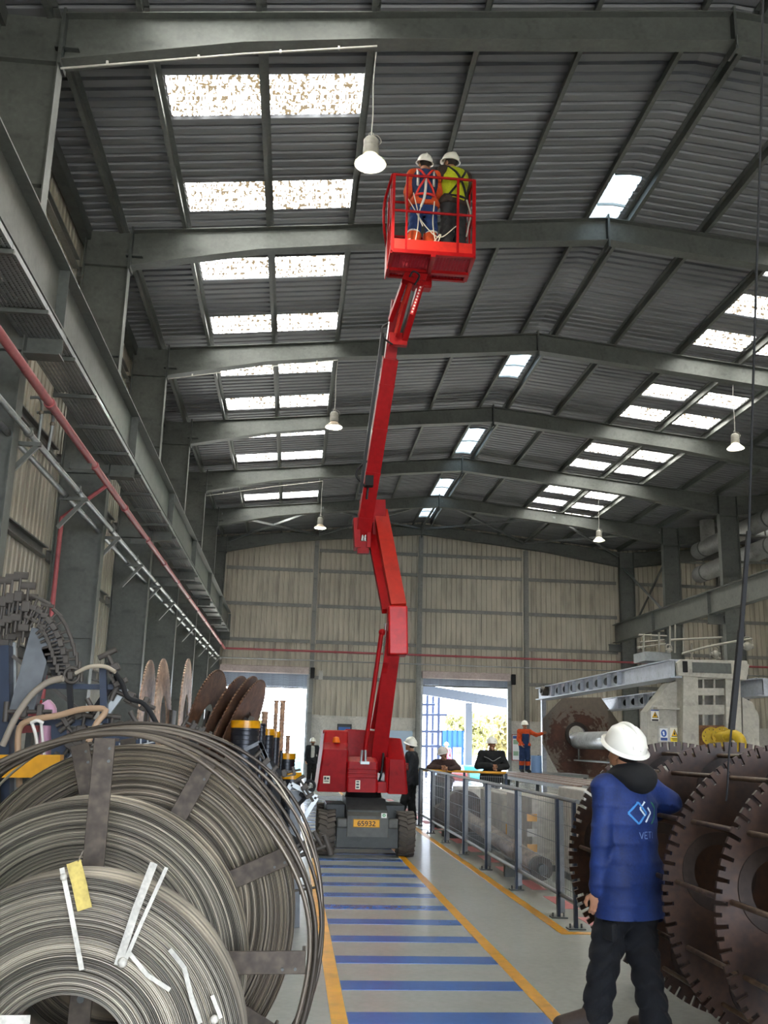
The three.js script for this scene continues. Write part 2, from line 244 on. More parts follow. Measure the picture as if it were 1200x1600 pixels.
{ // fire main in red, air lines in grey
  const p = thing('red_pipe', 'red painted pipe running along the left wall and across the end wall', 'pipe', [0, 0, 0]);
  mesh('pipe_run', [cyl([-3.3, 5.8, ZF - .4], [-3.3, 5.8, -46.3], .055, .055, 14), ball(.06, -3.3, 5.8, -46.3)], mats.pipeRed, p);
  mesh('pipe_run', cyl([-3.3, 5.8, -46.3], [25.5, 5.8, -46.3], .05, .05, 12), mats.pipeRed, p);
  const j = pX(168, 753, -3.3), e = V(-4.02, 5.2, -16.35);
  mesh('branch', [cyl(V(-3.3, 5.78, j.z), e, .035), ball(.037, e.x, e.y, e.z), cyl(e, V(-4.02, 2.2, -16.35), .04)], mats.pipeRed, p);
  const c = mesh('coupling', cyl([0, 0, .05], [0, 0, -.05], .072, .072, 14), mats.pipeRed, p); c.position.set(-3.3, 5.8, -9.3);
  for (let z = -12.2; z > -46; z -= 2.9) copyMesh('coupling', c, p).position.set(-3.3, 5.8, z);
  for (let x = -1; x < 25; x += 2.9) { const m = copyMesh('coupling', c, p); m.rotation.y = PI / 2; m.scale.setScalar(.9); m.position.set(x, 5.8, -46.3); }
  for (const z of frameZ.filter((z) => z > -42)) mesh('hanger', [box(.36, .1, .02, -3.44, 5.68, z - 3.0), box(.02, .1, .1, -3.58, 5.68, z - 3.0)], mats.steel, p);
  for (const [k, x, y] of [[0, -3.44, 5.3], [1, -3.63, 5.23]]) {
    const g = thing('air_pipe', k ? 'thin grey pipe hugging the columns below the red pipe' : 'thin grey pipe with bracket arms below the red pipe', 'pipe', [0, 0, 0]);
    mesh('pipe_run', [cyl([x, y, ZF - .4], [x, y, -46.25], .042, .042, 12)], mats.galv, g);
    if (!k) { mesh('pipe_run', [cyl([x, 5.36, -46.25], [25.5, 5.36, -46.25], .03)], mats.galv, g);
      for (const z of frameZ) for (const dz of [-.25, -3.1]) if (z + dz > -46) mesh('bracket_arm', [box(.42, .05, .06, -3.5, 5.18, z + dz), bar([-3.34, 5.16, z + dz], [-3.7, 4.72, z + dz], .045, .06), box(.06, .06, .06, -3.44, 5.36, z + dz)], mats.steel, g); }
    for (let z = -9; z > -46; z -= 2.9) mesh('coupling', cyl([x, y, z + .04], [x, y, z - .04], .055, .055, 10), mats.steel, g);
  }
  const v = thing('valve_set', 'small grey valve and elbow cluster on the pipes by the wall', 'valve', [0, 0, 0]), a = pX(62, 622, -3.5);
  mesh('riser', tube([[-3.62, a.y, a.z], [-3.5, a.y, a.z], [-3.46, a.y - .1, a.z], [-3.46, 5.3, a.z]], .022, 8), mats.galv, v); mesh('riser', [tube([[-3.6, a.y - .1, a.z - .3], [-3.4, a.y - .1, a.z - .3], [-3.38, a.y - .2, a.z - .3], [-3.4, 5.32, a.z - .3]], .022, 8)], mats.galv, v);
  mesh('nut', [ball(.04, -3.46, a.y, a.z), ball(.035, -3.46, a.y - .2, a.z), ball(.04, -3.38, a.y - .1, a.z - .3), ball(.035, -3.38, a.y - .25, a.z - .3)], M('#7d7364', .5, .4), v);
}
mesh('wall_panel', [bar(pX(143, 912, -4.0), pX(126, 1055, -4.0), .6, .03, V(1, 0, 0))], mats.white, wallL);

// roller doors in the end wall, half rolled up
function rollerDoor(n, [x0, x1], bottom, label) {
  const d = struct('door_' + n, label, 'door');
  const slat = M('#aab6c8', .45, .3, { map: T.paint });
  mesh('guide', span(x0 - .14, x0 + .04, 0, DH, ZB + .02, ZB + .2), mats.galv, d); mesh('guide', span(x1 - .04, x1 + .14, 0, DH, ZB + .02, ZB + .2), mats.galv, d);
  mesh('roll_box', [rbox(x1 - x0 + .1, .34, .4, .05, (x0 + x1) / 2, DH - .1, ZB + .3)], M('#c3b3ae', .5, .2, { map: T.paint }), d);
  const N = Math.round((DH - .25 - bottom) / .11); let src;
  for (let i = 0; i < N; i++) { const m = src ? copyMesh('slat', src, d) : (src = mesh('slat', rbox(x1 - x0, .114, .03, .012, 0, 0, 0), slat, d)); m.position.set((x0 + x1) / 2, bottom + .06 + i * .11, ZB + .11); }
  mesh('bottom_bar', span(x0, x1, bottom - .06, bottom, ZB + .08, ZB + .14), mats.darkSteel, d);
  mesh('motor', [rbox(.2, .5, .2, .03, x1 + .2, DH - .2, ZB + .4)], mats.black, d);
}
rollerDoor(1, DL, 4.12, 'roller shutter rolled up over the left doorway of the end wall');
rollerDoor(2, DR, 4.42, 'roller shutter rolled up over the doorway beside the notice board');
{ const d = struct('door_3', 'blue grey office door with glass in the white lower wall', 'door');
  mesh('frame', [span(4.2, 4.3, 0, 2.35, ZB + .02, ZB + .12), span(5.75, 5.85, 0, 2.35, ZB + .02, ZB + .12), span(4.2, 5.85, 2.25, 2.35, ZB + .02, ZB + .12)], mats.white, d);
  mesh('leaf', span(4.3, 5.75, 0, 2.25, ZB + .04, ZB + .09), M('#8a9cab', .3, .1), d); }
function board(name, label, x, y, w, h, z, rows, edge, bg) {
  const o = thing(name, label, 'notice board', [x, y, z]);
  mesh('frame', [box(w + .06, h + .06, .02)], edge, o); mesh('panel', box(w, h, .02, 0, 0, .006), bg, o);
  for (const [a, b, c, d, m] of rows) mesh('sheet', box(c, d, .004, a, b, .018), m, o);
}
const pBlue = M('#3b62a8', .6), pWhite = M('#e6e8ea', .7), pGreen = M('#8fae96', .7), pGrey = M('#6a7484', .7);
board('notice_board', 'red framed notice board with white and blue sheets beside the doorway', 10.86, 1.62, .62, 1.15, ZB + .16, [[0, .47, .58, .13, pBlue], [-.15, .25, .24, .2, pGreen], [.13, .24, .26, .2, pWhite], [-.15, 0, .24, .2, pWhite], [.13, -.02, .26, .2, pBlue], [-.15, -.28, .24, .2, pGreen], [.13, -.3, .26, .2, pGrey]], M('#9b3340', .6), pWhite);
board('information_sign', 'dark information sign with blue header on the white lower wall', 2.5, 2.05, .62, .8, ZB + .16, [[0, .22, .56, .14, pBlue], [0, -.1, .56, .3, pWhite]], mats.black, M('#33383f', .5));
for (const [x, y, w, h, l] of [[1.28, 4.72, .2, .42, 'white electrical box on the end wall above the office door'], [1.12, 2.78, .34, .2, 'white junction box at the foot of the corrugated end wall']]) { const o = thing('junction_box', l, 'electrical box', [x, y, ZB + .16]); mesh('case', rbox(w, h, .12, .01), mats.white, o); mesh('cover_screw', [cyl([w * .35, h * .38, .06], [w * .35, h * .38, .066], .012)], mats.darkSteel, o); }

// bracing in the last bay
{ const b = thing('roof_bracing', 'crossed steel struts between the last two roof frames', 'bracing', [0, 0, 0]); const F5 = frameZ[8], F6 = frameZ[9];
  for (const [x0, x1] of [[-3.4, .9], [.9, 5.9], [6.1, 11.1], [11.1, 15.9]]) { const yy = (x) => topY(x) - .22; for (const [a, c] of [[x0, x1], [x1, x0]]) mesh('strut', bar([a, yy(a), F5], [c, yy(c), F6 + .1], .09, .09), mats.galv, b); }
  for (const x of [.9, 5.95, 11.1]) mesh('strut', bar([x, topY(x) - .2, F5], [x, topY(x) - .2, F6], .08, .08), mats.steel, b);
  const w = thing('wall_bracing', 'crossed steel struts between the far columns under the ducts', 'bracing', [0, 0, 0]);
  mesh('strut', bar([16.2, 10.5, F6], [16.2, 7.3, F5], .1, .07), mats.galv, w); mesh('strut', bar([16.35, 10.3, F5], [16.35, 7.0, F6], .08, .06), mats.darkSteel, w); }
// ducts
{ const duct = M('#a9a9a6', .45, .35, { map: T.paint });
  for (const [y, l] of [[10.2, 'large round grey duct high beside the columns, upper of the pair'], [9.15, 'large round grey duct beside the columns, lower of the pair']]) {
    const o = thing('air_duct', l, 'duct', [17.4, y, 0]); mesh('pipe', cyl([0, 0, ZF - .5], [0, 0, -40.2], .36, .36, 28), duct, o); mesh('end_cap', ball(.36, 0, 0, -40.2, 1, 1, .5, 24), duct, o);
    for (let z = -39.4; z > -48 && z < 0; z += 2.9) mesh('seam_band', cyl([0, 0, z], [0, 0, z - .08], .375, .375, 28), mats.steel, o);
    for (const z of frameZ.filter((z) => z > -41)) mesh('saddle', [bar([-.7, -.42, z], [.5, -.42, z], .06, .08), bar([.42, -.4, z], [.42, .4, z], .03, .06)], mats.steel, o); }
  const r = thing('duct_riser', 'short upright duct joining the upper duct to the roof', 'duct', [17.4, 10.4, -39.2]); mesh('pipe', cyl([0, 0, 0], [0, .95, 0], .3, .3, 24), duct, r); }

// hanging bell lamps
const lampGlass = new THREE.MeshPhysicalMaterial({ color: '#f4f6ef', roughness: .5, transmission: .35, thickness: 0, side: THREE.DoubleSide }), lampBody = M('#b9b5aa', .5, .2, { map: T.paint }), bulbMat = M('#ffffff', .5, 0, { emissive: '#fff6dc', emissiveIntensity: 3 }), bulbDim = M('#ffffff', .5, 0, { emissive: '#e6fff0', emissiveIntensity: 3 });
function bellLamp(x, y, z, label, power, shade, on) {
  const o = thing('bell_lamp', label, 'lamp', [x, y, z], 0, 'bell lamps hung from the rafters');
  mesh('shade', lathe([[.215, 0], [.219, .008], [.2, .035], [.155, .075], [.115, .11], [.1, .135], [.094, .135], [.11, .105], [.15, .07], [.195, .03], [.209, .006]], 36), shade, o);
  mesh('housing', [lathe([[.0, .135], [.1, .135], [.11, .15], [.11, .25], [.1, .262], [.105, .275], [.105, .365], [.08, .4], [.03, .425], [0, .425]], 28)], lampBody, o);
  mesh('hook', [torus(.035, .007, 16, 6).translate(0, .46, 0), tube([[.1, .3, 0], [.14, .36, 0], [.09, .45, 0], [0, .46, 0]], .006, 5)], lampBody, o);
  mesh('cable', tube([[0, .46, 0], [.012, .8, 0], [.004, 1.3, .0], [.03, 1.78, .0]], .009, 6), mats.white, o);
  if (x < RX) mesh('conduit', [bar([-4.2, .98, .15], [-1.8, 1.45, .15], .02, .02), bar([-1.8, 1.45, .15], [.03, 1.76, .15], .02, .02), ...[-3.6, -2.4, -1.3, -.5].map((q) => box(.03, .05, .03, q, 1.02 + (q + 4.2) * .178, .15))], mats.white, o);
  mesh('bulb', [ball(.045, 0, .08, 0, 1, 1.2, 1, 16)], on ? bulbMat : bulbDim, o);
  const L = new THREE.PointLight(on ? '#fff2d8' : '#eafff0', power); L.position.set(0, .08, 0); L.shadow.radius = 2.5; L.castShadow = true; o.add(L);
}
const enamel = M('#d8c3ae', .45, .1);
bellLamp(.71, 9.33, -11.74, 'brightly lit glass bell lamp hanging in front of the lift basket', 7, lampGlass, true);
bellLamp(.71, 9.38, -23.34, 'cream bell lamp with pale blue glow beside the red boom', 12, enamel, false);
bellLamp(.71, 9.3, -34.94, 'cream bell lamp with a green tint near the end wall on the left slope', 12, enamel, false);
bellLamp(11.25, 9.4, -23.34, 'lit white bell lamp under the right hand skylights beside the hanging cable', 6, lampGlass, true);
bellLamp(11.25, 9.3, -34.94, 'lit white bell lamp near the end wall on the right slope', 6, lampGlass, true);
// ---------- people: bones with radii, joined by a smooth minimum and meshed ----------
const smin = (a, b, k) => { const h = Math.max(k - Math.abs(a - b), 0) / k; return Math.min(a, b) - h * h * k * .25; };
const cap = (a, b, ra, rb = ra) => { a = vv(a); b = vv(b); const ab = b.clone().sub(a), L = ab.lengthSq() || 1e-9; return (x, y, z) => { const t = clamp(((x - a.x) * ab.x + (y - a.y) * ab.y + (z - a.z) * ab.z) / L), dx = x - a.x - ab.x * t, dy = y - a.y - ab.y * t, dz = z - a.z - ab.z * t; return Math.sqrt(dx * dx + dy * dy + dz * dz) - (ra + (rb - ra) * t); }; };
const ell = (c, r) => { c = vv(c); r = vv(r); return (x, y, z) => { const u = (x - c.x) / r.x, v = (y - c.y) / r.y, w = (z - c.z) / r.z, k0 = Math.sqrt(u * u + v * v + w * w), k1 = Math.sqrt((u / r.x) ** 2 + (v / r.y) ** 2 + (w / r.z) ** 2); return k1 < 1e-9 ? -Math.min(r.x, r.y, r.z) : k0 * (k0 - 1) / k1; }; };
const union = (fs, k = .04) => (x, y, z) => { let d = fs[0](x, y, z); for (let i = 1; i < fs.length; i++) d = smin(d, fs[i](x, y, z), k); return d; };
function sdf(fn, lo, hi, res) {
  const c = V((lo[0] + hi[0]) / 2, (lo[1] + hi[1]) / 2, (lo[2] + hi[2]) / 2), half = Math.max(hi[0] - lo[0], hi[1] - lo[1], hi[2] - lo[2]) / 2 * res / (res - 6);
  const mc = new MarchingCubes(res, undefined, false, false, 160000); mc.isolation = 0; const n = mc.size, h = n / 2; mc.field.fill(-1);
  const lim = (v, a, b) => v >= a - .05 && v <= b + .05;
  for (let k = 0; k < n; k++) { const z = (k - h) / h * half + c.z; if (!lim(z, lo[2], hi[2])) continue; for (let j = 0; j < n; j++) { const y = (j - h) / h * half + c.y; if (!lim(y, lo[1], hi[1])) continue; for (let i = 0; i < n; i++) { const x = (i - h) / h * half + c.x; if (lim(x, lo[0], hi[0])) mc.field[i + j * n + k * n * n] = -fn(x, y, z); } } }
  mc.update();
  const N = mc.count, p = new Float32Array(mc.positionArray.slice(0, N * 3)), nn = new Float32Array(N * 3), e = .002;
  for (let i = 0; i < N; i++) { const x = p[i * 3] = p[i * 3] * half + c.x, y = p[i * 3 + 1] = p[i * 3 + 1] * half + c.y, z = p[i * 3 + 2] = p[i * 3 + 2] * half + c.z; const g = V(fn(x + e, y, z) - fn(x - e, y, z), fn(x, y + e, z) - fn(x, y - e, z), fn(x, y, z + e) - fn(x, y, z - e)).normalize(); nn.set([g.x, g.y, g.z], i * 3); }
  for (let i = 0; i < N; i += 3) { const q = (k) => V(p[(i + k) * 3], p[(i + k) * 3 + 1], p[(i + k) * 3 + 2]), a = q(0), f = q(1).sub(a).cross(q(2).sub(a)); if (f.x * nn[i * 3] + f.y * nn[i * 3 + 1] + f.z * nn[i * 3 + 2] < 0) for (let k = 0; k < 3; k++) { let t = p[(i + 1) * 3 + k]; p[(i + 1) * 3 + k] = p[(i + 2) * 3 + k]; p[(i + 2) * 3 + k] = t; t = nn[(i + 1) * 3 + k]; nn[(i + 1) * 3 + k] = nn[(i + 2) * 3 + k]; nn[(i + 2) * 3 + k] = t; } }
  const g = new THREE.BufferGeometry(); g.setAttribute('position', new THREE.BufferAttribute(p, 3)); g.setAttribute('normal', new THREE.BufferAttribute(nn, 3)); g.setAttribute('uv', new THREE.BufferAttribute(new Float32Array(N * 2), 2)); return g;
}
// relaxed hand: wrist at the origin, fingers towards -y, palm facing +z, thumb on +x
const handGeo = (() => {
  const f = [ell([0, -.045, 0], [.04, .052, .017])];
  [[.03, .026, .0215, .018, .0085], [.01, .03, .025, .02, .009], [-.011, .028, .023, .019, .0085], [-.031, .022, .017, .015, .0075]].forEach(([x, a, b, c, r], i) => {
    const p0 = [x * .85, -.075, 0], p1 = [x, -.085 - a, .008], p2 = [x, -.085 - a - b * .8, .026], p3 = [x * .97, -.085 - a - b * .95, .026 + c]; f.push(cap(p0, p1, r * 1.12, r), cap(p1, p2, r, r * .95), cap(p2, p3, r * .95, r * .8));
  });
  const th = [[.026, -.025, .004], [.052, -.05, .016], [.058, -.078, .028], [.05, -.098, .034]]; f.push(cap(th[0], th[1], .014, .0115), cap(th[1], th[2], .0115, .01), cap(th[2], th[3], .01, .008));
  return sdf(union(f, .008), [-.05, -.16, -.025], [.075, .015, .06], 54);
})();
const SKIN = M('#a9795c', .6), HAIR = M('#221a15', .8), HELMET = M('#e9e6da', .3, 0, { clearcoat: .4 }), BOOT = M('#3a2a1e', .7, 0, { map: T.cloth });
// J: joints in metres with the feet near y 0, the person looking towards +z
const STAND = { head: [0, 1.62, .03], neck: [0, 1.47, 0], chest: [0, 1.3, 0], pelvis: [0, .95, 0], sL: [.18, 1.41, 0], sR: [-.18, 1.41, 0], eL: [.23, 1.13, -.03], eR: [-.23, 1.13, -.03], wL: [.24, .88, .06], wR: [-.24, .88, .06], hL: [.09, .92, 0], hR: [-.09, .92, 0], kL: [.1, .5, .02], kR: [-.1, .5, .02], aL: [.11, .09, -.03], aR: [-.11, .09, -.03], tL: [.13, .04, .15], tR: [-.13, .04, .15] };
const clothes = (c, o = {}) => M(c, .9, 0, { map: T.cloth, bumpMap: T.clothBump, bumpScale: .012, ...o });
function person(label, pos, turn, o) {
  const J = { ...STAND, ...(o.joints || {}) }, g = thing('person', label, 'person', pos, turn, o.group), R = o.res || 56, up = V(...J.head).sub(V(...J.neck)).normalize();
  if (o.scale) g.scale.setScalar(o.scale);
  const look = V(...(o.look || [0, 0, 1])), mid = (a, b, t = .5) => a.map((v, i) => v + (b[i] - v) * t), add = (a, b) => a.map((v, i) => v + b[i]);
  // body: one surface
  const bones = [cap(J.neck, J.head, .055, .06), cap(J.chest, J.neck, .1, .055), cap(J.pelvis, J.chest, .115, .12), cap(J.hL, J.hR, .09), cap(J.sL, J.sR, .062)];
  for (const s of ['L', 'R']) bones.push(cap(J['s' + s], J['e' + s], .055, .042), cap(J['e' + s], J['w' + s], .042, .029), cap(J['h' + s], J['k' + s], .08, .055), cap(J['k' + s], J['a' + s], .055, .04), cap(J['a' + s], J['t' + s], .04, .035));
  const all = Object.values(J), lo = [0, 1, 2].map((i) => Math.min(...all.map((p) => p[i])) - .16), hi = [0, 1, 2].map((i) => Math.max(...all.map((p) => p[i])) + .2);
  const body = [sdf(union(bones, .05), lo, hi, R)];
  const hm = new THREE.Matrix4(); { const z = look.clone().normalize(), x = up.clone().cross(z).normalize(), y = z.clone().cross(x); hm.makeBasis(x, y, z).setPosition(...J.head); }
  const headF = union([ell([0, .035, -.012], [.076, .098, .096]), ell([0, -.055, .035], [.056, .065, .06]), cap([0, -.02, .085], [0, -.035, .104], .012, .016), ell([.078, -.01, -.01], [.012, .032, .02]), ell([-.078, -.01, -.01], [.012, .032, .02]), cap([-.035, .022, .08], [.035, .022, .08], .013), cap([-.022, -.078, .082], [.022, -.078, .082], .009), cap([0, -.11, .07], [0, -.105, .072], .02)], .018);
  body.push(sdf(headF, [-.1, -.14, -.12], [.1, .14, .13], o.fine ? 56 : 34).applyMatrix4(hm));
  for (const s of ['L', 'R']) { // hands follow the forearm
    const w = V(...J['w' + s]), d = V(...(o['hand' + s] || J['w' + s].map((v, i) => v - J['e' + s][i]))).normalize(), palm = V(...(o['palm' + s] || [s === 'L' ? -.6 : .6, 0, .8])), y = d.clone().negate(), x = y.clone().cross(palm).normalize(), z = x.clone().cross(y);
    const m = new THREE.Matrix4().makeBasis(x, y, z).setPosition(w); const hg = handGeo.clone(); if (s === 'R') { hg.scale(-1, 1, 1); const ix = hg.attributes.position; for (let i = 0; i < ix.count; i += 3) for (const at of [hg.attributes.position, hg.attributes.normal]) { const a = [at.getX(i + 1), at.getY(i + 1), at.getZ(i + 1)]; at.setXYZ(i + 1, at.getX(i + 2), at.getY(i + 2), at.getZ(i + 2)); at.setXYZ(i + 2, ...a); } hg.attributes.normal.needsUpdate = true; for (let i = 0; i < ix.count; i++) hg.attributes.normal.setX(i, hg.attributes.normal.getX(i)); }
    body.push(hg.applyMatrix4(m));
  }
  mesh('body', body, o.skin || SKIN, g);
  mesh('eyes', [ball(.011, .032, .008, .083, 1, .7, .6, 8), ball(.011, -.032, .008, .083, 1, .7, .6, 8)].map((e) => e.applyMatrix4(hm)), mats.black, g);
  mesh('hair', sdf((x, y, z) => Math.max(ell([0, .04, -.022], [.083, .1, .098])(x, y, z), z - .045, -y - .07), [-.1, -.09, -.13], [.1, .15, .08], 26).applyMatrix4(hm), HAIR, g);
  if (o.beard) mesh('beard', sdf((x, y, z) => Math.max(ell([0, -.06, .036], [.06, .07, .064])(x, y, z), y + .035, -z + .0), [-.08, -.14, -.02], [.08, -.02, .12], 24).applyMatrix4(hm), HAIR, g);
  // trousers
  if (o.trousers) { const f = [cap(J.hL, J.hR, .125), cap(add(J.pelvis, [0, .06, 0]), J.pelvis, .13, .14)]; for (const s of ['L', 'R']) f.push(cap(J['h' + s], J['k' + s], .112, .092), cap(J['k' + s], add(J['a' + s], [0, .0, 0]), .09, .086)); const u = union(f, .035), w = o.wrinkle ?? .006, top = (o.waist ?? 1.02); mesh('trousers', sdf((x, y, z) => Math.max(u(x, y, z) + w * sin(y * 55 + sin(x * 40) * 2 + z * 20) * (y < .75 ? 1 : .4), y - top, .07 - y), lo, hi, o.fine ? R + 24 : R), o.trousers, g);
    if (o.cuffs) { const c = []; for (const s of ['L', 'R']) for (const [t0, t1] of o.cuffs) c.push(cyl(mid(J['k' + s], J['a' + s], t0), mid(J['k' + s], J['a' + s], t1), .098, .094, 18, true)); mesh('reflective_band', c, o.cuffMat, g); } }
  for (const s of ['L', 'R']) { const a = J['a' + s], t = J['t' + s]; mesh('boot', sdf((x, y, z) => Math.max(union([cap(add(a, [0, .06, 0]), a, .066, .06), cap(a, t, .058, .05), cap(mid(a, t, .4), t, .055, .052)], .03)(x, y, z), Math.min(a[1], t[1]) - .045 - y), [0, 1, 2].map((i) => Math.min(a[i], t[i]) - .1), [0, 1, 2].map((i) => Math.max(a[i], t[i]) + .13), o.fine ? 44 : 26), o.boots || BOOT, g); }
  // coat or overall top
  if (o.top) { const hem = o.hem ?? .82, k = o.bulk ?? 1, f = [cap(J.pelvis, J.chest, .15 * k, .15 * k), ell(add(J.chest, [0, .0, 0]), [.2 * k, .22, .145 * k]), cap(J.sL, J.sR, .085 * k), cap(J.chest, J.neck, .13, .07), cap(J.hL, J.hR, .145 * k)]; if (hem < .75) f.push(cap(J.hL, add(J.chest, [.08, 0, 0]), .13 * k), cap(J.hR, add(J.chest, [-.08, 0, 0]), .13 * k)); if (hem < .85) f.push(cap([J.pelvis[0], hem, J.pelvis[2]], J.pelvis, .165 * k, .16 * k), cap([J.hR[0], hem, J.hR[2]], [J.hL[0], hem, J.hL[2]], .145 * k), cap([J.hR[0], hem, J.hR[2]], J.hR, .145 * k), cap([J.hL[0], hem, J.hL[2]], J.hL, .145 * k));
    const arms = ['L', 'R'].map((s) => union([cap(J['s' + s], J['e' + s], .082 * k, .07 * k), cap(J['e' + s], mid(J['e' + s], J['w' + s], .96), .07 * k, .056 * k)], .02)), torso = union(f, .05);
    const u = (x, y, z) => { const t = torso(x, y, z), m = .012 + .05 * sm(1.2, 1.42, y); return smin(smin(t, arms[0](x, y, z), m), arms[1](x, y, z), m); }, q = o.quilt ?? 0, F = (x, y, z) => { let d = u(x, y, z) + (q ? q * (Math.abs(sin(y * 28 + Math.abs(x) * 3)) ** .5 - .6) : .004 * sin(y * 48 + x * 30 + z * 25)); const armZone = Math.abs(x - J.pelvis[0]) > .245 * k; return Math.max(d, armZone ? -9 : hem - y, y - J.neck[1] - .03); }; const coat = mesh(o.topName || 'jacket', sdf(F, lo, hi, o.fine ? R + 30 : R + 6), o.top, g);
    for (const [n, geo, m] of o.decals || []) { const p = geo.attributes.position; for (let i = 0; i < p.count; i++) { let z = -.4; while (z < .1 && F(p.getX(i), p.getY(i), z) > .002) z += .002; p.setZ(i, z - .002); } geo.computeVertexNormals(); mesh(n, geo, m, coat); } }
  if (o.vest) { const f = [cap(J.pelvis, J.chest, .172, .17), ell(J.chest, [.212, .24, .172]), cap(J.sL, J.sR, .088)], u = union(f, .05); mesh('hi_vis_vest', sdf((x, y, z) => Math.max(u(x, y, z), .92 - y, Math.abs(x - J.chest[0]) - .2, y - J.neck[1] + .0), lo, hi, R), o.vest, g); }
  if (o.stripes) mesh('reflective_stripe', o.stripes.map(([y, r, rz]) => new THREE.CylinderGeometry(r, r, .05, 22, 1, true).scale(1, 1, rz || .78).translate(J.chest[0], y, J.chest[2])), o.stripeMat, g);
  if (o.hood) mesh('hood', sdf(union([ell(add(J.neck, [0, .02, -.02]), [.15, .075, .13]), ell(add(J.neck, [0, .0, -.09]), [.12, .09, .09])], .04), lo, hi, R), o.hood, g);
  // helmet: shell, brim and ridge on the head's own axes
  if (o.helmet !== false) { const h = new THREE.Group(); h.name = 'helmet'; const shell = mesh('shell', [lathe([[.118, .028], [.122, .034], [.12, .05], [.116, .08], [.1, .125], [.07, .155], [.035, .168], [0, .17]], 28).scale(1, 1, 1.16), lathe([[.116, .03], [.138, .022], [.142, .028], [.12, .044]], 28).scale(1, 1, 1.14), ball(.06, 0, .03, .118, 1.3, .2, 1)], o.helmetMat || HELMET, h);
    mesh('ridge', [tube([[0, .07, .132], [0, .15, .07], [0, .178, 0], [0, .155, -.075], [0, .07, -.135]], .014, 8, 30), tube([[.05, .08, -.12], [.052, .14, -.06], [.05, .158, .0]], .009, 6, 20), tube([[-.05, .08, -.12], [-.052, .14, -.06], [-.05, .158, .0]], .009, 6, 20)], o.helmetMat || HELMET, h); h.applyMatrix4(hm); g.add(h); }
  return g;
}
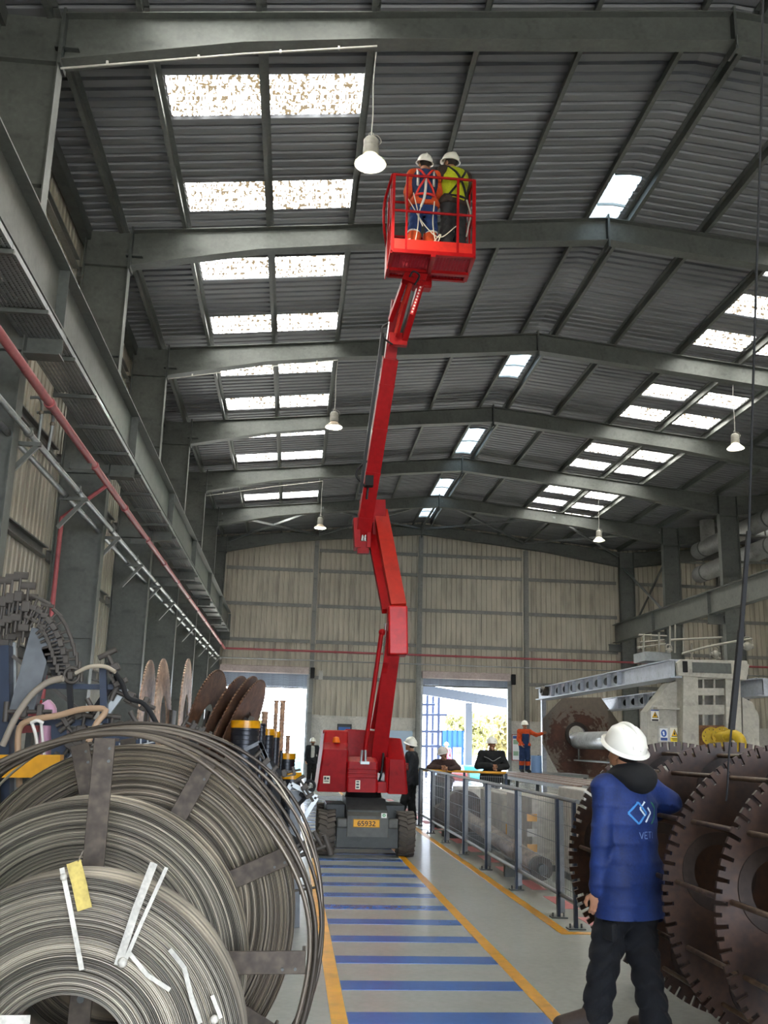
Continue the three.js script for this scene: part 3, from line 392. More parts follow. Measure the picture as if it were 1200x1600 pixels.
// ---------- the red boom lift ----------
const lettering = (w, h, bg, draw) => { const c = document.createElement('canvas'); c.width = w; c.height = h; const x = c.getContext('2d'); x.fillStyle = bg; x.fillRect(0, 0, w, h); draw(x, w, h); const t = new THREE.CanvasTexture(c); t.colorSpace = THREE.SRGBColorSpace; return t; };
const printed = (t, rough = .5) => new THREE.MeshStandardMaterial({ map: t, roughness: rough, side: THREE.DoubleSide });
const card = (w, h) => new THREE.PlaneGeometry(w, h);
{
  const X = 1.2, Z = -16.0, lift = thing('boom_lift', 'red articulated boom lift with grey chassis raised high in the walkway', 'boom lift', [X, 0, Z]);
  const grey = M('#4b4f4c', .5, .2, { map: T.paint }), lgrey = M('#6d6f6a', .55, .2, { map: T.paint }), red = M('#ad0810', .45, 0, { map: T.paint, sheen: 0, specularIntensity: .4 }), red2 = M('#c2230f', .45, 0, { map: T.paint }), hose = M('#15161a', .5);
  const L = (p, z) => { const q = pz(p[0], p[1], z); return V(q.x - X, q.y, q.z - Z); };
  // wheels
  const tyre = [lathe([[.19, -.12], [.27, -.13], [.3, -.115], [.305, -.1], [.305, .1], [.3, .115], [.27, .13], [.19, .12]], 36).rotateZ(PI / 2)];
  for (let i = 0; i < 22; i++) for (const s of [-1, 1]) { const a = (i + (s > 0 ? .5 : 0)) / 22 * 2 * PI; tyre.push(box(.13, .034, .05, s * .066, .308, 0, 0, 0, 0).rotateY(s * .35).rotateX(a)); }
  const rim = [cyl([-.1, 0, 0], [.1, 0, 0], .19, .19, 24), cyl([-.125, 0, 0], [.125, 0, 0], .07, .07, 16)];
  const w0 = { t: merge(tyre), r: merge(rim) };
  for (const [x, z] of [[-.6, .62], [.6, .62], [-.58, -1.0], [.58, -1.0]]) { const w = mesh('wheel', w0.t.clone(), mats.rubber, lift); w.position.set(x, .32, z); mesh('rim', w0.r.clone(), lgrey, w); }
  // chassis
  mesh('chassis', [rbox(.92, .42, .12, .01, 0, .34, .9), rbox(.62, .5, 1.9, .02, 0, .42, -.1), rbox(1.16, .12, .14, .02, 0, .33, .62), rbox(1.16, .12, .14, .02, 0, .33, -1.0)], grey, lift);
  mesh('hood', at(poly([[.97, .3], [.97, .58], [.42, .8], [-.6, .8], [-.6, .3]], .6, .008), .3, 0, 0, 0, -PI / 2), lgrey, lift);
  for (const s of [-1, 1]) { mesh('side_box', [rbox(.3, .4, .9, .015, s * .46, .52, .0)], grey, lift); mesh('latch', [torus(.02, .005, 12, 6).translate(s * .46, .63, .455)], mats.darkSteel, lift); mesh('step_block', rbox(.16, .14, .1, .03, s * .38, .48, .93), lgrey, lift); }
  const plateTex = lettering(512, 150, '#eaa915', (x, w, h) => { x.strokeStyle = '#6a4a08'; x.lineWidth = 8; x.strokeRect(6, 6, w - 12, h - 12); x.fillStyle = '#181208'; x.font = 'bold 128px sans-serif'; x.textAlign = 'center'; x.textBaseline = 'middle'; x.fillText('65932', w / 2, h / 2 + 4); });
  mesh('number_plate', card(.4, .118).translate(-.02, .485, .99), printed(plateTex), lift);
  mesh('sticker', card(.085, .07).translate(.24, .58 + .02, .985), printed(lettering(96, 80, '#e9ede6', (x) => { x.fillStyle = '#2d9a55'; x.beginPath(); x.arc(48, 36, 26, 0, 7); x.fill(); x.fillStyle = '#fff'; x.fillRect(44, 22, 8, 28); x.fillRect(34, 34, 28, 6); })), lift);
  mesh('turntable', [cyl([0, .78, -.1], [0, .93, -.1], .3, .27, 30)], mats.black, lift);
  // turret covers
  const side = (x0, x1, pts, m, taper = 0) => { const c = mesh('cover', at(poly(pts, x1 - x0 - .06, .03), x1 - .03, 0, 0, 0, -PI / 2), m, lift), p = c.geometry.attributes.position, mid = (x0 + x1) / 2; if (taper) { for (let i = 0; i < p.count; i++) { const k = (p.getY(i) - .94) / .85, x = p.getX(i); if ((x - mid) * taper < 0) p.setX(i, x + taper * k); } c.geometry.computeVertexNormals(); } };
  side(-.77, -.31, [[.72, .94], [.78, 1.52], [.6, 1.62], [.5, 1.78], [-.95, 1.78], [-.95, .94]], red, .09);
  side(.3, .62, [[.72, .93], [.76, 1.4], [.42, 1.7], [-.95, 1.72], [-.95, .93]], red, -.09);
  side(-.33, .14, [[.84, .95], [.84, 1.34], [.6, 1.4], [.2, 1.4], [.2, .95]], red);
  side(.12, .3, [[.82, .95], [.82, 1.05], [.2, 1.05], [.2, .95]], red); side(.25, .31, [[.82, 1.0], [.82, 1.42], [.3, 1.42], [.3, 1.0]], red);
  for (const y of [1.14, 1.2, 1.26]) mesh('groove_rib', rbox(.44, .022, .03, .008, -.095, y, .875), red, lift);
  mesh('rear_panel', at(poly([[-.36, 1.2], [.36, 1.2], [.36, 1.74], [.28, 1.82], [-.3, 1.84], [-.36, 1.8]], .06, .02), 0, 0, -.2), red, lift);
  mesh('cover_lid', rbox(.4, .06, .5, .02, -.5, 1.8, .1), red2, lift);
  mesh('beacon', [lathe([[0, .09], [.045, .08], [.055, .03], [.06, 0]], 18).translate(-.5, 1.64, .62)], M('#e06a12', .3), lift);
  mesh('warning_label', card(.1, .11).translate(-.63, .99 + .1, .786), printed(lettering(64, 72, '#d9cfb6', (x) => { x.fillStyle = '#333'; x.fillRect(8, 10, 20, 26); x.fillRect(34, 14, 22, 20); x.fillRect(10, 46, 44, 8); })), lift);
  mesh('warning_label', card(.07, .13).translate(-.16, 1.03, .875), printed(lettering(48, 90, '#e8e2cf', (x) => { x.fillStyle = '#444'; x.fillRect(8, 8, 30, 14); x.fillRect(8, 32, 30, 20); x.fillRect(8, 62, 30, 18); })), lift);
  mesh('side_lettering', card(.7, .11).rotateX(-.0).rotateY(PI / 2).translate(.655, 1.3, .1), printed(lettering(256, 40, '#c8141b', (x) => { x.fillStyle = '#f2efe8'; for (let i = 0; i < 8; i++) x.fillRect(16 + i * 28, 9, 18 - (i % 3) * 3, 22); })), lift);
  mesh('hose', tube([[.2, 1.2, .5], [.24, 1.5, .62], [.2, 1.2, .78], [.17, 1.06, .7]], .018, 7), hose, lift);
  // folding arms
  const T0 = L([590, 1200], -15.6), E0 = L([617, 985], -15.0), A0 = L([583, 812], -16.2);
  const low = mesh('lower_arm', [bar(T0, E0, .28, .235, V(1, 0, .1)), bar(T0.clone().add(V(-.1, .6, .1)), E0.clone().add(V(-.13, -.5, 0)), .05, .08, V(1, 0, .1))], red, lift);
  mesh('tie_rod', [cyl(L([568, 1188], -15.15), L([596, 990], -14.9), .035, .035, 14), ball(.055, ...L([597, 988], -14.9).toArray())], red, lift);
  mesh('rod_pin', [cyl(L([566, 1172], -15.1), L([564, 1192], -15.1), .02), cyl(L([571, 1172], -15.1), L([571, 1192], -15.1), .02), box(.13, .04, .1, ...L([570, 1192], -15.12).toArray())], mats.galv, lift);
  mesh('lift_cylinder', cyl(L([601, 1050], -15.2), L([603, 975], -15.0), .03, .03, 12), mats.chrome, lift);
  mesh('elbow_cover', at(rbox(.3, .76, .34, .03), E0.x + .03, E0.y - .02, E0.z + .05, -.05, 0, .03), M('#d80d14', .36, 0, { map: T.paint }), lift);
  mesh('upper_arm', [bar(L([622, 950], -15.0), L([594, 802], -16.2), .2, .24, V(1, 0, 0))], red2, lift);  // brighter orange red paints the sky light on this arm into its colour
  mesh('upper_arm', [bar(L([607, 955], -15.05), L([580, 820], -16.25), .1, .2, V(1, 0, 0)), bar(L([614, 950], -15.12), L([588, 812], -16.32), .09, .12, V(1, 0, 0))], red, lift);
  mesh('knuckle', [bar(L([562, 800], -16.1), L([602, 800], -16.1), .16, .4), bar(L([586, 840], -16.15), L([588, 796], -16.15), .24, .1), bar(L([556, 812], -15.95), L([558, 858], -15.95), .1, .34, V(0, 0, 1)), bar(L([576, 825], -15.95), L([575, 858], -15.95), .06, .3, V(0, 0, 1)), bar(L([558, 856], -15.9), L([576, 856], -15.9), .12, .2)], red, lift);
  mesh('lift_cylinder', [cyl(L([565, 845], -15.85), L([570, 812], -15.85), .028), cyl(L([570, 845], -15.85), L([574, 812], -15.85), .028)], mats.chrome, lift);
  // telescopic boom in two sections
  const B0 = L([566, 840], -16.0), B1 = L([610, 560], -14.55), B2 = L([621, 470], -14.05);
  mesh('main_boom', [bar(B0, B1, .3, .24, V(1, 0, 0)), ...[.12, .38, .62, .86].map((t) => { const c = B0.clone().lerp(B1, t), d = B1.clone().sub(B0).normalize().multiplyScalar(.02); return bar(c.clone().sub(d), c.clone().add(d),   .31, .25, V(1, 0, 0)); })], red, lift);
  mesh('telescope', bar(B0.clone().lerp(B1, .9), B2, .22, .18, V(1, 0, 0)), M('#a8121c', .35, 0, { map: T.paint }), lift);
  mesh('hose_track', [bar(L([563, 770], -15.45), L([598, 520], -14.35), .1, .05, V(1, 0, 0)), tube([L([570, 760], -15.4), L([556, 740], -15.4), L([577, 720], -15.3), L([573, 780], -15.5)], .02, 6)], hose, lift);
  mesh('control_box', [box(.13, .17, .14, ...L([577, 752], -15.25).toArray())], mats.black, lift);
  // jib
  const J0 = L([617, 530], -14.0), J1 = L([654, 432], -13.25);
  mesh('jib', [bar(L([610, 500], -13.95), L([636, 428], -13.3), .12, .07, V(1, 0, 0)), bar(L([620, 525], -13.9), L([645, 430], -13.25), .1, .05, V(1, 0, 0)), bar(L([632, 530], -13.95), L([660, 436], -13.25), .14, .09, V(1, 0, 0)), bar(L([608, 530], -13.95), L([636, 532], -13.95), .1, .2), bar(L([632, 428], -13.3), L([664, 440], -13.3), .14, .24)], red, lift);
  mesh('jib_cylinder', [cyl(L([618, 520], -13.8), L([626, 490], -13.65), .025), cyl(L([626, 490], -13.65), L([642, 440], -13.3), .04)], red2, lift);
  mesh('jib_label', card(.05, .5).applyMatrix4(new THREE.Matrix4().makeRotationZ(-.28).setPosition(L([650, 470], -13.3).add(V(0, 0, .04)))), printed(lettering(32, 256, '#b8141c', (x) => { x.fillStyle = '#e8d9d4'; for (let i = 0; i < 9; i++) x.fillRect(8, 10 + i * 27, 15, 16); })), lift);
  mesh('jib_hose', [tube([L([613, 538], -13.9), L([600, 528], -13.8), L([597, 512], -13.8), L([606, 505], -13.8)], .016, 6), tube([L([640, 432], -13.1), L([646, 424], -13.0), L([655, 430], -13.05), L([648, 445], -13.15)], .015, 6)], hose, lift);
  // basket
  const x0 = 1.13 - X, x1 = 2.33 - X, zn = -12.75 - Z, zf = -13.5 - Z, y0 = 8.61, yt = 9.86;
  const k = mesh('basket', [box(x1 - x0, .06, .06, (x0 + x1) / 2, y0, zn), box(x1 - x0, .06, .06, (x0 + x1) / 2, y0, zf), box(.06, .06, zn - zf, x0, y0, (zn + zf) / 2), box(.06, .06, zn - zf, x1, y0, (zn + zf) / 2), box(.07, .05, zn - zf + .1, (x0 + x1) / 2, y0 - .05, (zn + zf) / 2), box(x1 - x0, .05, .07, (x0 + x1) / 2, y0 - .05, (zn + zf) / 2 - .1), rbox(.3, .25, .2, .03, (x0 + x1) / 2 - .06, y0 - .05, zf - .06)], red, lift);
  mesh('floor_mesh', [...Array.from({ length: 24 }, (_, i) => box(.012, .02, zn - zf, x0 + .03 + i * (x1 - x0 - .06) / 23, y0 + .01, (zn + zf) / 2)), ...Array.from({ length: 20 }, (_, i) => box(x1 - x0, .016, .01, (x0 + x1) / 2, y0 + .005, zf + .02 + i * (zn - zf - .04) / 19))], M('#a02030', .4, .1), k);
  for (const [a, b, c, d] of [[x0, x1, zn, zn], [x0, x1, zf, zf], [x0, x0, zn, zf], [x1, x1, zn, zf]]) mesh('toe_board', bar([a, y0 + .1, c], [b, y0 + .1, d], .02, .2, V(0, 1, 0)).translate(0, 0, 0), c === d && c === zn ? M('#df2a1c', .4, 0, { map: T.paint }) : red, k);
  for (const y of [yt, y0 + .66]) { mesh('rail', cyl([x0, y, zn], [x1, y, zn], .02), red, k); mesh('rail', cyl([x0, y, zf], [x1, y, zf], .02), red, k); mesh('rail', cyl([x0, y, zn], [x0, y, zf], .02), red, k); mesh('rail', cyl([x1, y, zn], [x1, y, zf], .02), red, k); }
  for (const [x, z, w] of [[x0, zn, .045], [x0 + .2, zn, .03], [x1 - .24, zn, .036], [x1, zn, .05], [x0, zf, .04], [x1, zf, .04], [x1 - .1, zf, .03], [(x0 + x1) / 2, zf, .03], [x0, (zn + zf) / 2, .03], [x1, (zn + zf) / 2, .03]]) mesh('upright', bar([x, y0, z], [x, yt, z], w, w), red, k);
  mesh('side_guard', [tube([[x0 - .02, yt, zn], [x0 - .1, y0 + 1.0, (zn + zf) / 2], [x0 - .1, y0 + .6, (zn + zf) / 2], [x0 - .02, y0 + .45, zf]], .022, 8)], red, k);
  mesh('side_plate', box(.02, .62, .34, x0 - .03, y0 + .24, zf + .16), red, k);
  mesh('rope', [tube([[x0 + .3, y0 + 1.0, zn - .05], [x0 + .38, y0 + .6, zn - .06], [x0 + .34, y0 + .2, zn - .05], [x0 + .32, y0 + .1, zn - .05]], .008, 5), tube([[x0 + .22, y0 + .9, zn - .06], [x0 + .5, y0 + .45, zn - .05], [x0 + .7, y0 + .3, zn - .05], [x0 + .95, y0 + .5, zn - .04]], .008, 5), tube([[x0 + .62, y0 + .9, zn - .08], [x0 + .6, y0 + .5, zn - .06], [x0 + .66, y0 + .2, zn - .05], [x0 + .72, y0 + .36, zn - .05], [x0 + .6, y0 + .2, zn - .05]], .009, 5)], M('#cfc7b4', .8), k);
  mesh('rear_cabinet', rbox(.34, .55, .14, .02, (x0 + x1) / 2 + .1, y0 + .4, zf + .1), red, k);
}
// the two workers in the basket, backs to the viewer
const hivisY = clothes('#c9d21e'), hivisO = clothes('#e2541c'), navy = clothes('#1f3a66'), silver = M('#c9c9c4', .4, .3), brown = clothes('#3e3028');
{
  const p = person('worker in orange and blue overalls with harness and white helmet in the basket', [1.62, 8.635, -13.02], PI, { group: 'workers in the lift basket', top: hivisO, vest: navy, trousers: clothes('#24427c'), hem: .86, boots: mats.black, cuffs: [[.12, .2], [.55, .63]], cuffMat: silver, res: 60, look: [.15, .25, 1], joints: { head: [.0, 1.63, .06], eL: [.24, 1.14, .06], wL: [.2, 1.05, .3], eR: [-.24, 1.14, .08], wR: [-.14, 1.1, .3], kL: [.14, .5, .02], aL: [.19, .1, -.03], tL: [.22, .05, .14], kR: [-.12, .5, .02], aR: [-.14, .1, -.03], tR: [-.16, .05, .14] } });
  const tor = union([ell([0, 1.3, 0], [.207, .23, .155]), cap([-.18, 1.41, 0], [.18, 1.41, 0], .092)], .05);
  mesh('orange_yoke', sdf((x, y, z) => Math.max(union([tor, cap([.18, 1.41, 0], [.23, 1.22, .03], .089, .08), cap([-.18, 1.41, 0], [-.23, 1.22, .03], .089, .08)], .04)(x, y, z), 1.36 - y + Math.abs(x) * .55 * (Math.abs(x) > .2 ? 1.2 : -.2), y - 1.475), [-.36, 1.1, -.2], [.36, 1.52, .2], 54), hivisO, p);
  for (const s of [-1, 1]) mesh('shin_band', cyl([s * .115 + .02, .42, 0], [s * .15 + .02, .2, -.015], .104, .098, 18, true), hivisO, p);
  const hm = M('#c42a20', .7); mesh('harness', [tube([[.14, 1.48, -.05], [.08, 1.38, -.178], [0, 1.27, -.184], [-.1, 1.1, -.165], [-.15, .98, -.1]], .018, 6), tube([[-.14, 1.48, -.05], [-.08, 1.38, -.178], [0, 1.27, -.186], [.1, 1.1, -.165], [.15, .98, -.1]], .018, 6), tube([[-.17, 1.02, -.05], [-.08, 1.0, -.168], [.08, 1.0, -.168], [.17, 1.02, -.05]], .022, 6)], hm, p);
  mesh('reflective_stripe', [tube([[.12, 1.44, -.1], [.12, 1.3, -.165], [.12, 1.14, -.165]], .02, 6), tube([[-.12, 1.44, -.1], [-.12, 1.3, -.165], [-.12, 1.14, -.165]], .02, 6)], silver, p);
  mesh('lanyard', [tube([[0, 1.25, -.18], [.01, 1.05, -.2], [.03, .9, -.19], [.07, .78, -.18]], .02, 6), tube([[.07, .78, -.18], [.1, .62, -.19], [.04, .45, -.2]], .009, 5)], M('#c8c6bf', .7), p);
  const q = person('worker in yellow vest over brown jacket with white helmet in the basket', [2.08, 8.635, -13.06], PI + .32, { group: 'workers in the lift basket', scale: 1.06, top: brown, trousers: clothes('#2c2b2d'), vest: hivisY, hem: .88, boots: mats.black, res: 60, look: [.35, .22, 1], joints: { head: [.03, 1.62, .08], neck: [.01, 1.47, .02], eL: [.25, 1.16, .12], wL: [.2, 1.12, .36], eR: [-.25, 1.14, .06], wR: [-.2, 1.08, .3] } });
  mesh('harness', [tube([[.14, 1.46, -.08], [.06, 1.32, -.19], [-.06, 1.12, -.19], [-.15, .98, -.1]], .016, 6), tube([[-.14, 1.46, -.08], [-.06, 1.32, -.19], [.06, 1.12, -.19], [.15, .98, -.1]], .016, 6), tube([[-.17, 1.0, -.08], [0, .97, -.175], [.17, 1.0, -.08]], .02, 6)], mats.black, q);
  mesh('tool_strap', [tube([[-.12, .95, -.16], [-.16, .7, -.2], [-.12, .5, -.22], [-.1, .35, -.2]], .012, 5)], M('#b9b5a8', .7), q);
}
// ---------- wire coils on a spider reel in the foreground ----------
const wireMat = (seedOff, tint) => { const t = tex([8, 1024], 1, (u, v) => { const a = noise(v * 70, seedOff, 9999, 99, 81), b = noise(v * 260, seedOff, 9999, 99, 83), k = .42 + .5 * a + .25 * (b - .5); return [k, k * .965, k * .9]; }); t.repeat.set(1, 1); const m = new THREE.MeshStandardMaterial({ map: t, color: tint, roughness: .42, metalness: .55, side: THREE.DoubleSide }); return m; };
function winding(ri, ro, depth, turns, jit) { // section of a coil: every turn a rounded bump on both faces
  const P = [], z = (i) => (rnd() - .5) * jit, dr = (ro - ri) / turns;
  for (let i = 0; i < turns; i++) { const r = ri + i * dr, o = z(i); P.push([r + dr * .06, depth - .011], [r + dr * .2, depth + o - .002], [r + dr * .5, depth + o], [r + dr * .82, depth + o - .002]); }
  const layers = Math.max(8, Math.round(depth / .02)); P.push([ro, depth - .01]);
  for (let i = 0; i < layers; i++) { const y = depth - .01 - i * depth / layers, o = (rnd() - .5) * .008; P.push([ro - .006, y - .001], [ro + o, y - depth / layers * .3], [ro + o, y - depth / layers * .7]); }
  P.push([ro, 0], [ri, 0]);
  for (let i = 0; i <= 10; i++) P.push([ri - (i % 2) * .005, i / 10 * (depth - .012)]);
  return lathe(P, 120).rotateX(PI / 2);
}
const dirtySteel = M('#6c6b65', .55, .45, { map: T.rust }), strapW = M('#ded9cc', .6, 0, { map: T.cloth }), wireDark = M('#443d35', .45, .5), wireMid = M('#655c51', .4, .55);
{
  const cA = thing('wire_coil', 'front steel wire coil tied with white straps and a yellow tag', 'wire coil', [-.69, .6, -3.78], 0, 'wire coils on the spider reel');
  mesh('winding', winding(.22, .59, .26, 62, .012), wireMat(3, '#c6c3be'), cA);
  const F = .282, strip = (pts, w, m = strapW, n = 'strap') => { const g = []; for (let i = 0; i + 1 < pts.length; i++) g.push(bar([...pts[i], F + i * .0004], [...pts[i + 1], F + i * .0004], w, .003, V(0, 0, 1)).translate(0, 0, 0)); mesh(n, g, m, cA); };
  const q = (u, v) => { const p = pz(u, v, -3.5); return [p.x + .69, p.y - .6]; };
  const flat = (pts, w, n, m) => { const g = []; for (let i = 0; i + 1 < pts.length; i++) { const [a, b] = [pts[i], pts[i + 1]], dx = b[0] - a[0], dy = b[1] - a[1]; g.push(box(w, Math.hypot(dx, dy) + w * .3, .003, (a[0] + b[0]) / 2, (a[1] + b[1]) / 2, F + .002 * i, 0, 0, Math.atan2(-dx, dy))); } mesh(n, g, m, cA); };
  flat([q(97, 1357), q(112, 1430), q(128, 1514)], .016, 'strap', strapW); flat([q(240, 1350), q(213, 1420), q(185, 1506)], .026, 'strap', strapW); flat([q(260, 1356), q(222, 1440), q(196, 1500)], .013, 'strap', strapW);
  flat([q(203, 1490), q(230, 1523), q(265, 1546)], .014, 'loose_strap', strapW); flat([q(266, 1484), q(288, 1512), q(300, 1560), q(313, 1597)], .015, 'loose_strap', strapW); flat([q(0, 1594), q(45, 1594)], .03, 'strap', strapW); flat([q(332, 1556), q(345, 1590)], .013, 'loose_strap', strapW);
  mesh('knot', [ball(.016, ...q(192, 1503), F + .006), ball(.012, ...q(100, 1370), F + .005), ball(.014, ...q(335, 1592), F + .005)], strapW, cA);
  flat([q(116, 1350), q(125, 1385), q(132, 1417)], .048, 'paper_tag', M('#cdb765', .8, 0, { map: T.cloth })); flat([q(122, 1346), q(131, 1328)], .004, 'tag_wire', wireMid);
  const cB = thing('wire_coil', 'middle wire coil behind the strapped coil, crossed by an upright flat bar', 'wire coil', [-.83, .7, -4.68], 0, 'wire coils on the spider reel');
  mesh('winding', winding(.3, .69, .3, 58, .016), wireMat(7, '#b5b1aa'), cB);
  const cC = thing('wire_coil', 'largest wire coil at the back of the reel under loose wire loops', 'wire coil', [-.74, .81, -5.45], 0, 'wire coils on the spider reel');
  mesh('winding', winding(.42, .8, .52, 56, .024), wireMat(11, '#a9a196'), cC);
  const reel = thing('coil_reel', 'dark steel spider reel with flat bar arms holding the wire coils', 'coil reel', [-.75, .79, 0]);
  mesh('shaft', cyl([0, 0, -4.06], [0, 0, -5.7], .05, .05, 18), dirtySteel, reel);
  const arm = (deg, z, len, w = .085) => { const a = deg * PI / 180, m = mesh('arm', [rbox(w, len, .012, .003, 0, len / 2, 0), box(w, .012, .09, 0, len - .006, -.045)], dirtySteel, reel); m.position.z = z; m.rotation.z = a - PI / 2; mesh('bolt', [cyl([0, .12, .006], [0, .12, .016], .014, .014, 8), cyl([w * .28, len - .04, .006], [w * .28, len - .04, .012], .006), cyl([w * .28, len - .09, .006], [w * .28, len - .09, .012], .006)], mats.darkSteel, m); };
  for (const d of [90, 1, 182, 270]) arm(d, -4.12, .85); for (const d of [64, 24, 106, 152, 205, 330]) arm(d, -4.78, .85); for (const d of [12, 100, 60, 150, 240, 310]) arm(d, -5.62, .86);
  mesh('foot', [box(.9, .06, .1, 0, -.76, -4.1), box(.9, .06, .1, 0, -.76, -5.66), bar([-.35, -.74, -5.66], [0, 0, -5.66], .06), bar([.35, -.74, -5.66], [0, 0, -5.66], .06)], dirtySteel, reel);
  // springy loops that have jumped off the coils
  const loop = (r, z, sx, sy, dx, dy, w, m, tilt, a0 = 0, a1 = 2 * PI) => { const n = 40, pts = []; for (let i = 0; i <= n; i++) { const a = a0 + (a1 - a0) * i / n; pts.push([dx + cos(a) * r * sx + .012 * sin(a * 5 + z * 9), dy + sin(a) * r * sy + .01 * cos(a * 4 + r * 30), z + tilt * cos(a) + .02 * sin(a * 3 + r * 50)]); } const o = mesh('wire_loop', tube(pts, w, 6, 110), m, scene); tag(o, null, 'wire'); o.position.set(-.75, .79, 0); return o; };
  [[.86, -4.16, 1, 1, 0, .0, .0105, wireMid, .05, -.6, 3.8, 'outer loose wire loop sprung over the near arms of the reel'], [.885, -4.3, 1.0, .98, .01, .0, .0105, wireMid, .06, -.4, 3.6, 'second loose wire loop resting over the near arms of the reel'],
  [.87, -4.5, 1.02, 1.0, .015, .005, .011, wireDark, .08, -1.15, 3.5, 'dark loose wire loop drooping below the end of the side arm'], [.9, -4.62, .99, .985, .0, .01, .009, wireMid, .05, -.2, 3.4, 'thin loose wire loop between the middle and back coils'],
  [.915, -4.8, 1.0, .985, .005, .0, .01, wireDark, .05, -.7, 3.7, 'dark loose wire loop lying over the diagonal arm'], [.93, -4.95, 1.0, .985, .01, .0, .009, wireMid, .05, -.6, 3.3, 'loose wire loop around the front edge of the largest coil'], [.945, -5.1, 1.0, .99, .015, .0, .01, wireDark, .04, -.5, 3.2, 'dark loose wire loop around the middle of the largest coil'],
  [.935, -5.25, 1.0, 1.0, .0, .0, .007, M('#a49c8c', .35, .6), .04, .2, 2.9, 'pale thin wire loop standing highest over the coils'], [.87, -4.22, 1.0, 1.0, .02, -.01, .0115, wireDark, .04, -1.25, .9, 'thick dark wire end curving down to the floor beside the yellow line']]
    .forEach(([r, z, sx, sy, dx, dy, w, m, t, a0, a1, l]) => tag(loop(r, z, sx, sy, dx, dy, w, m, t, a0, a1), l, 'wire', 'loose wire loops on the reel'));
}
// ---------- clamp jig behind the coils ----------
const zJ = -6.9, J3 = (u, v, dz = 0) => pz(u, v, zJ + dz), iron = M('#554f48', .6, .3, { map: T.paint }), slate = M('#6d7174', .5, .25, { map: T.paint });
function clampGeo() { return { body: merge([rbox(.07, .05, .06, .008, 0, 0, 0), rbox(.09, .035, .05, .008, 0, -.1, 0), box(.016, .12, .03, -.035, -.05, 0)]), rod: merge([cyl([0, .1, 0], [0, -.17, 0], .013, .013, 8)]), bar: merge([cyl([-.06, .1, 0], [.06, .1, 0], .018, .018, 8)]) }; }
const CG = clampGeo();
function clamp3(parent, p, rz, s = 1, ry = 0, rx = 0) { const c = mesh('clamp', CG.body.clone(), iron, parent); mesh('spindle', CG.rod.clone(), iron, c); mesh('tommy_bar', CG.bar.clone(), iron, c); c.position.copy(p); c.rotation.set(rx, ry, rz); c.scale.setScalar(s); return c; }
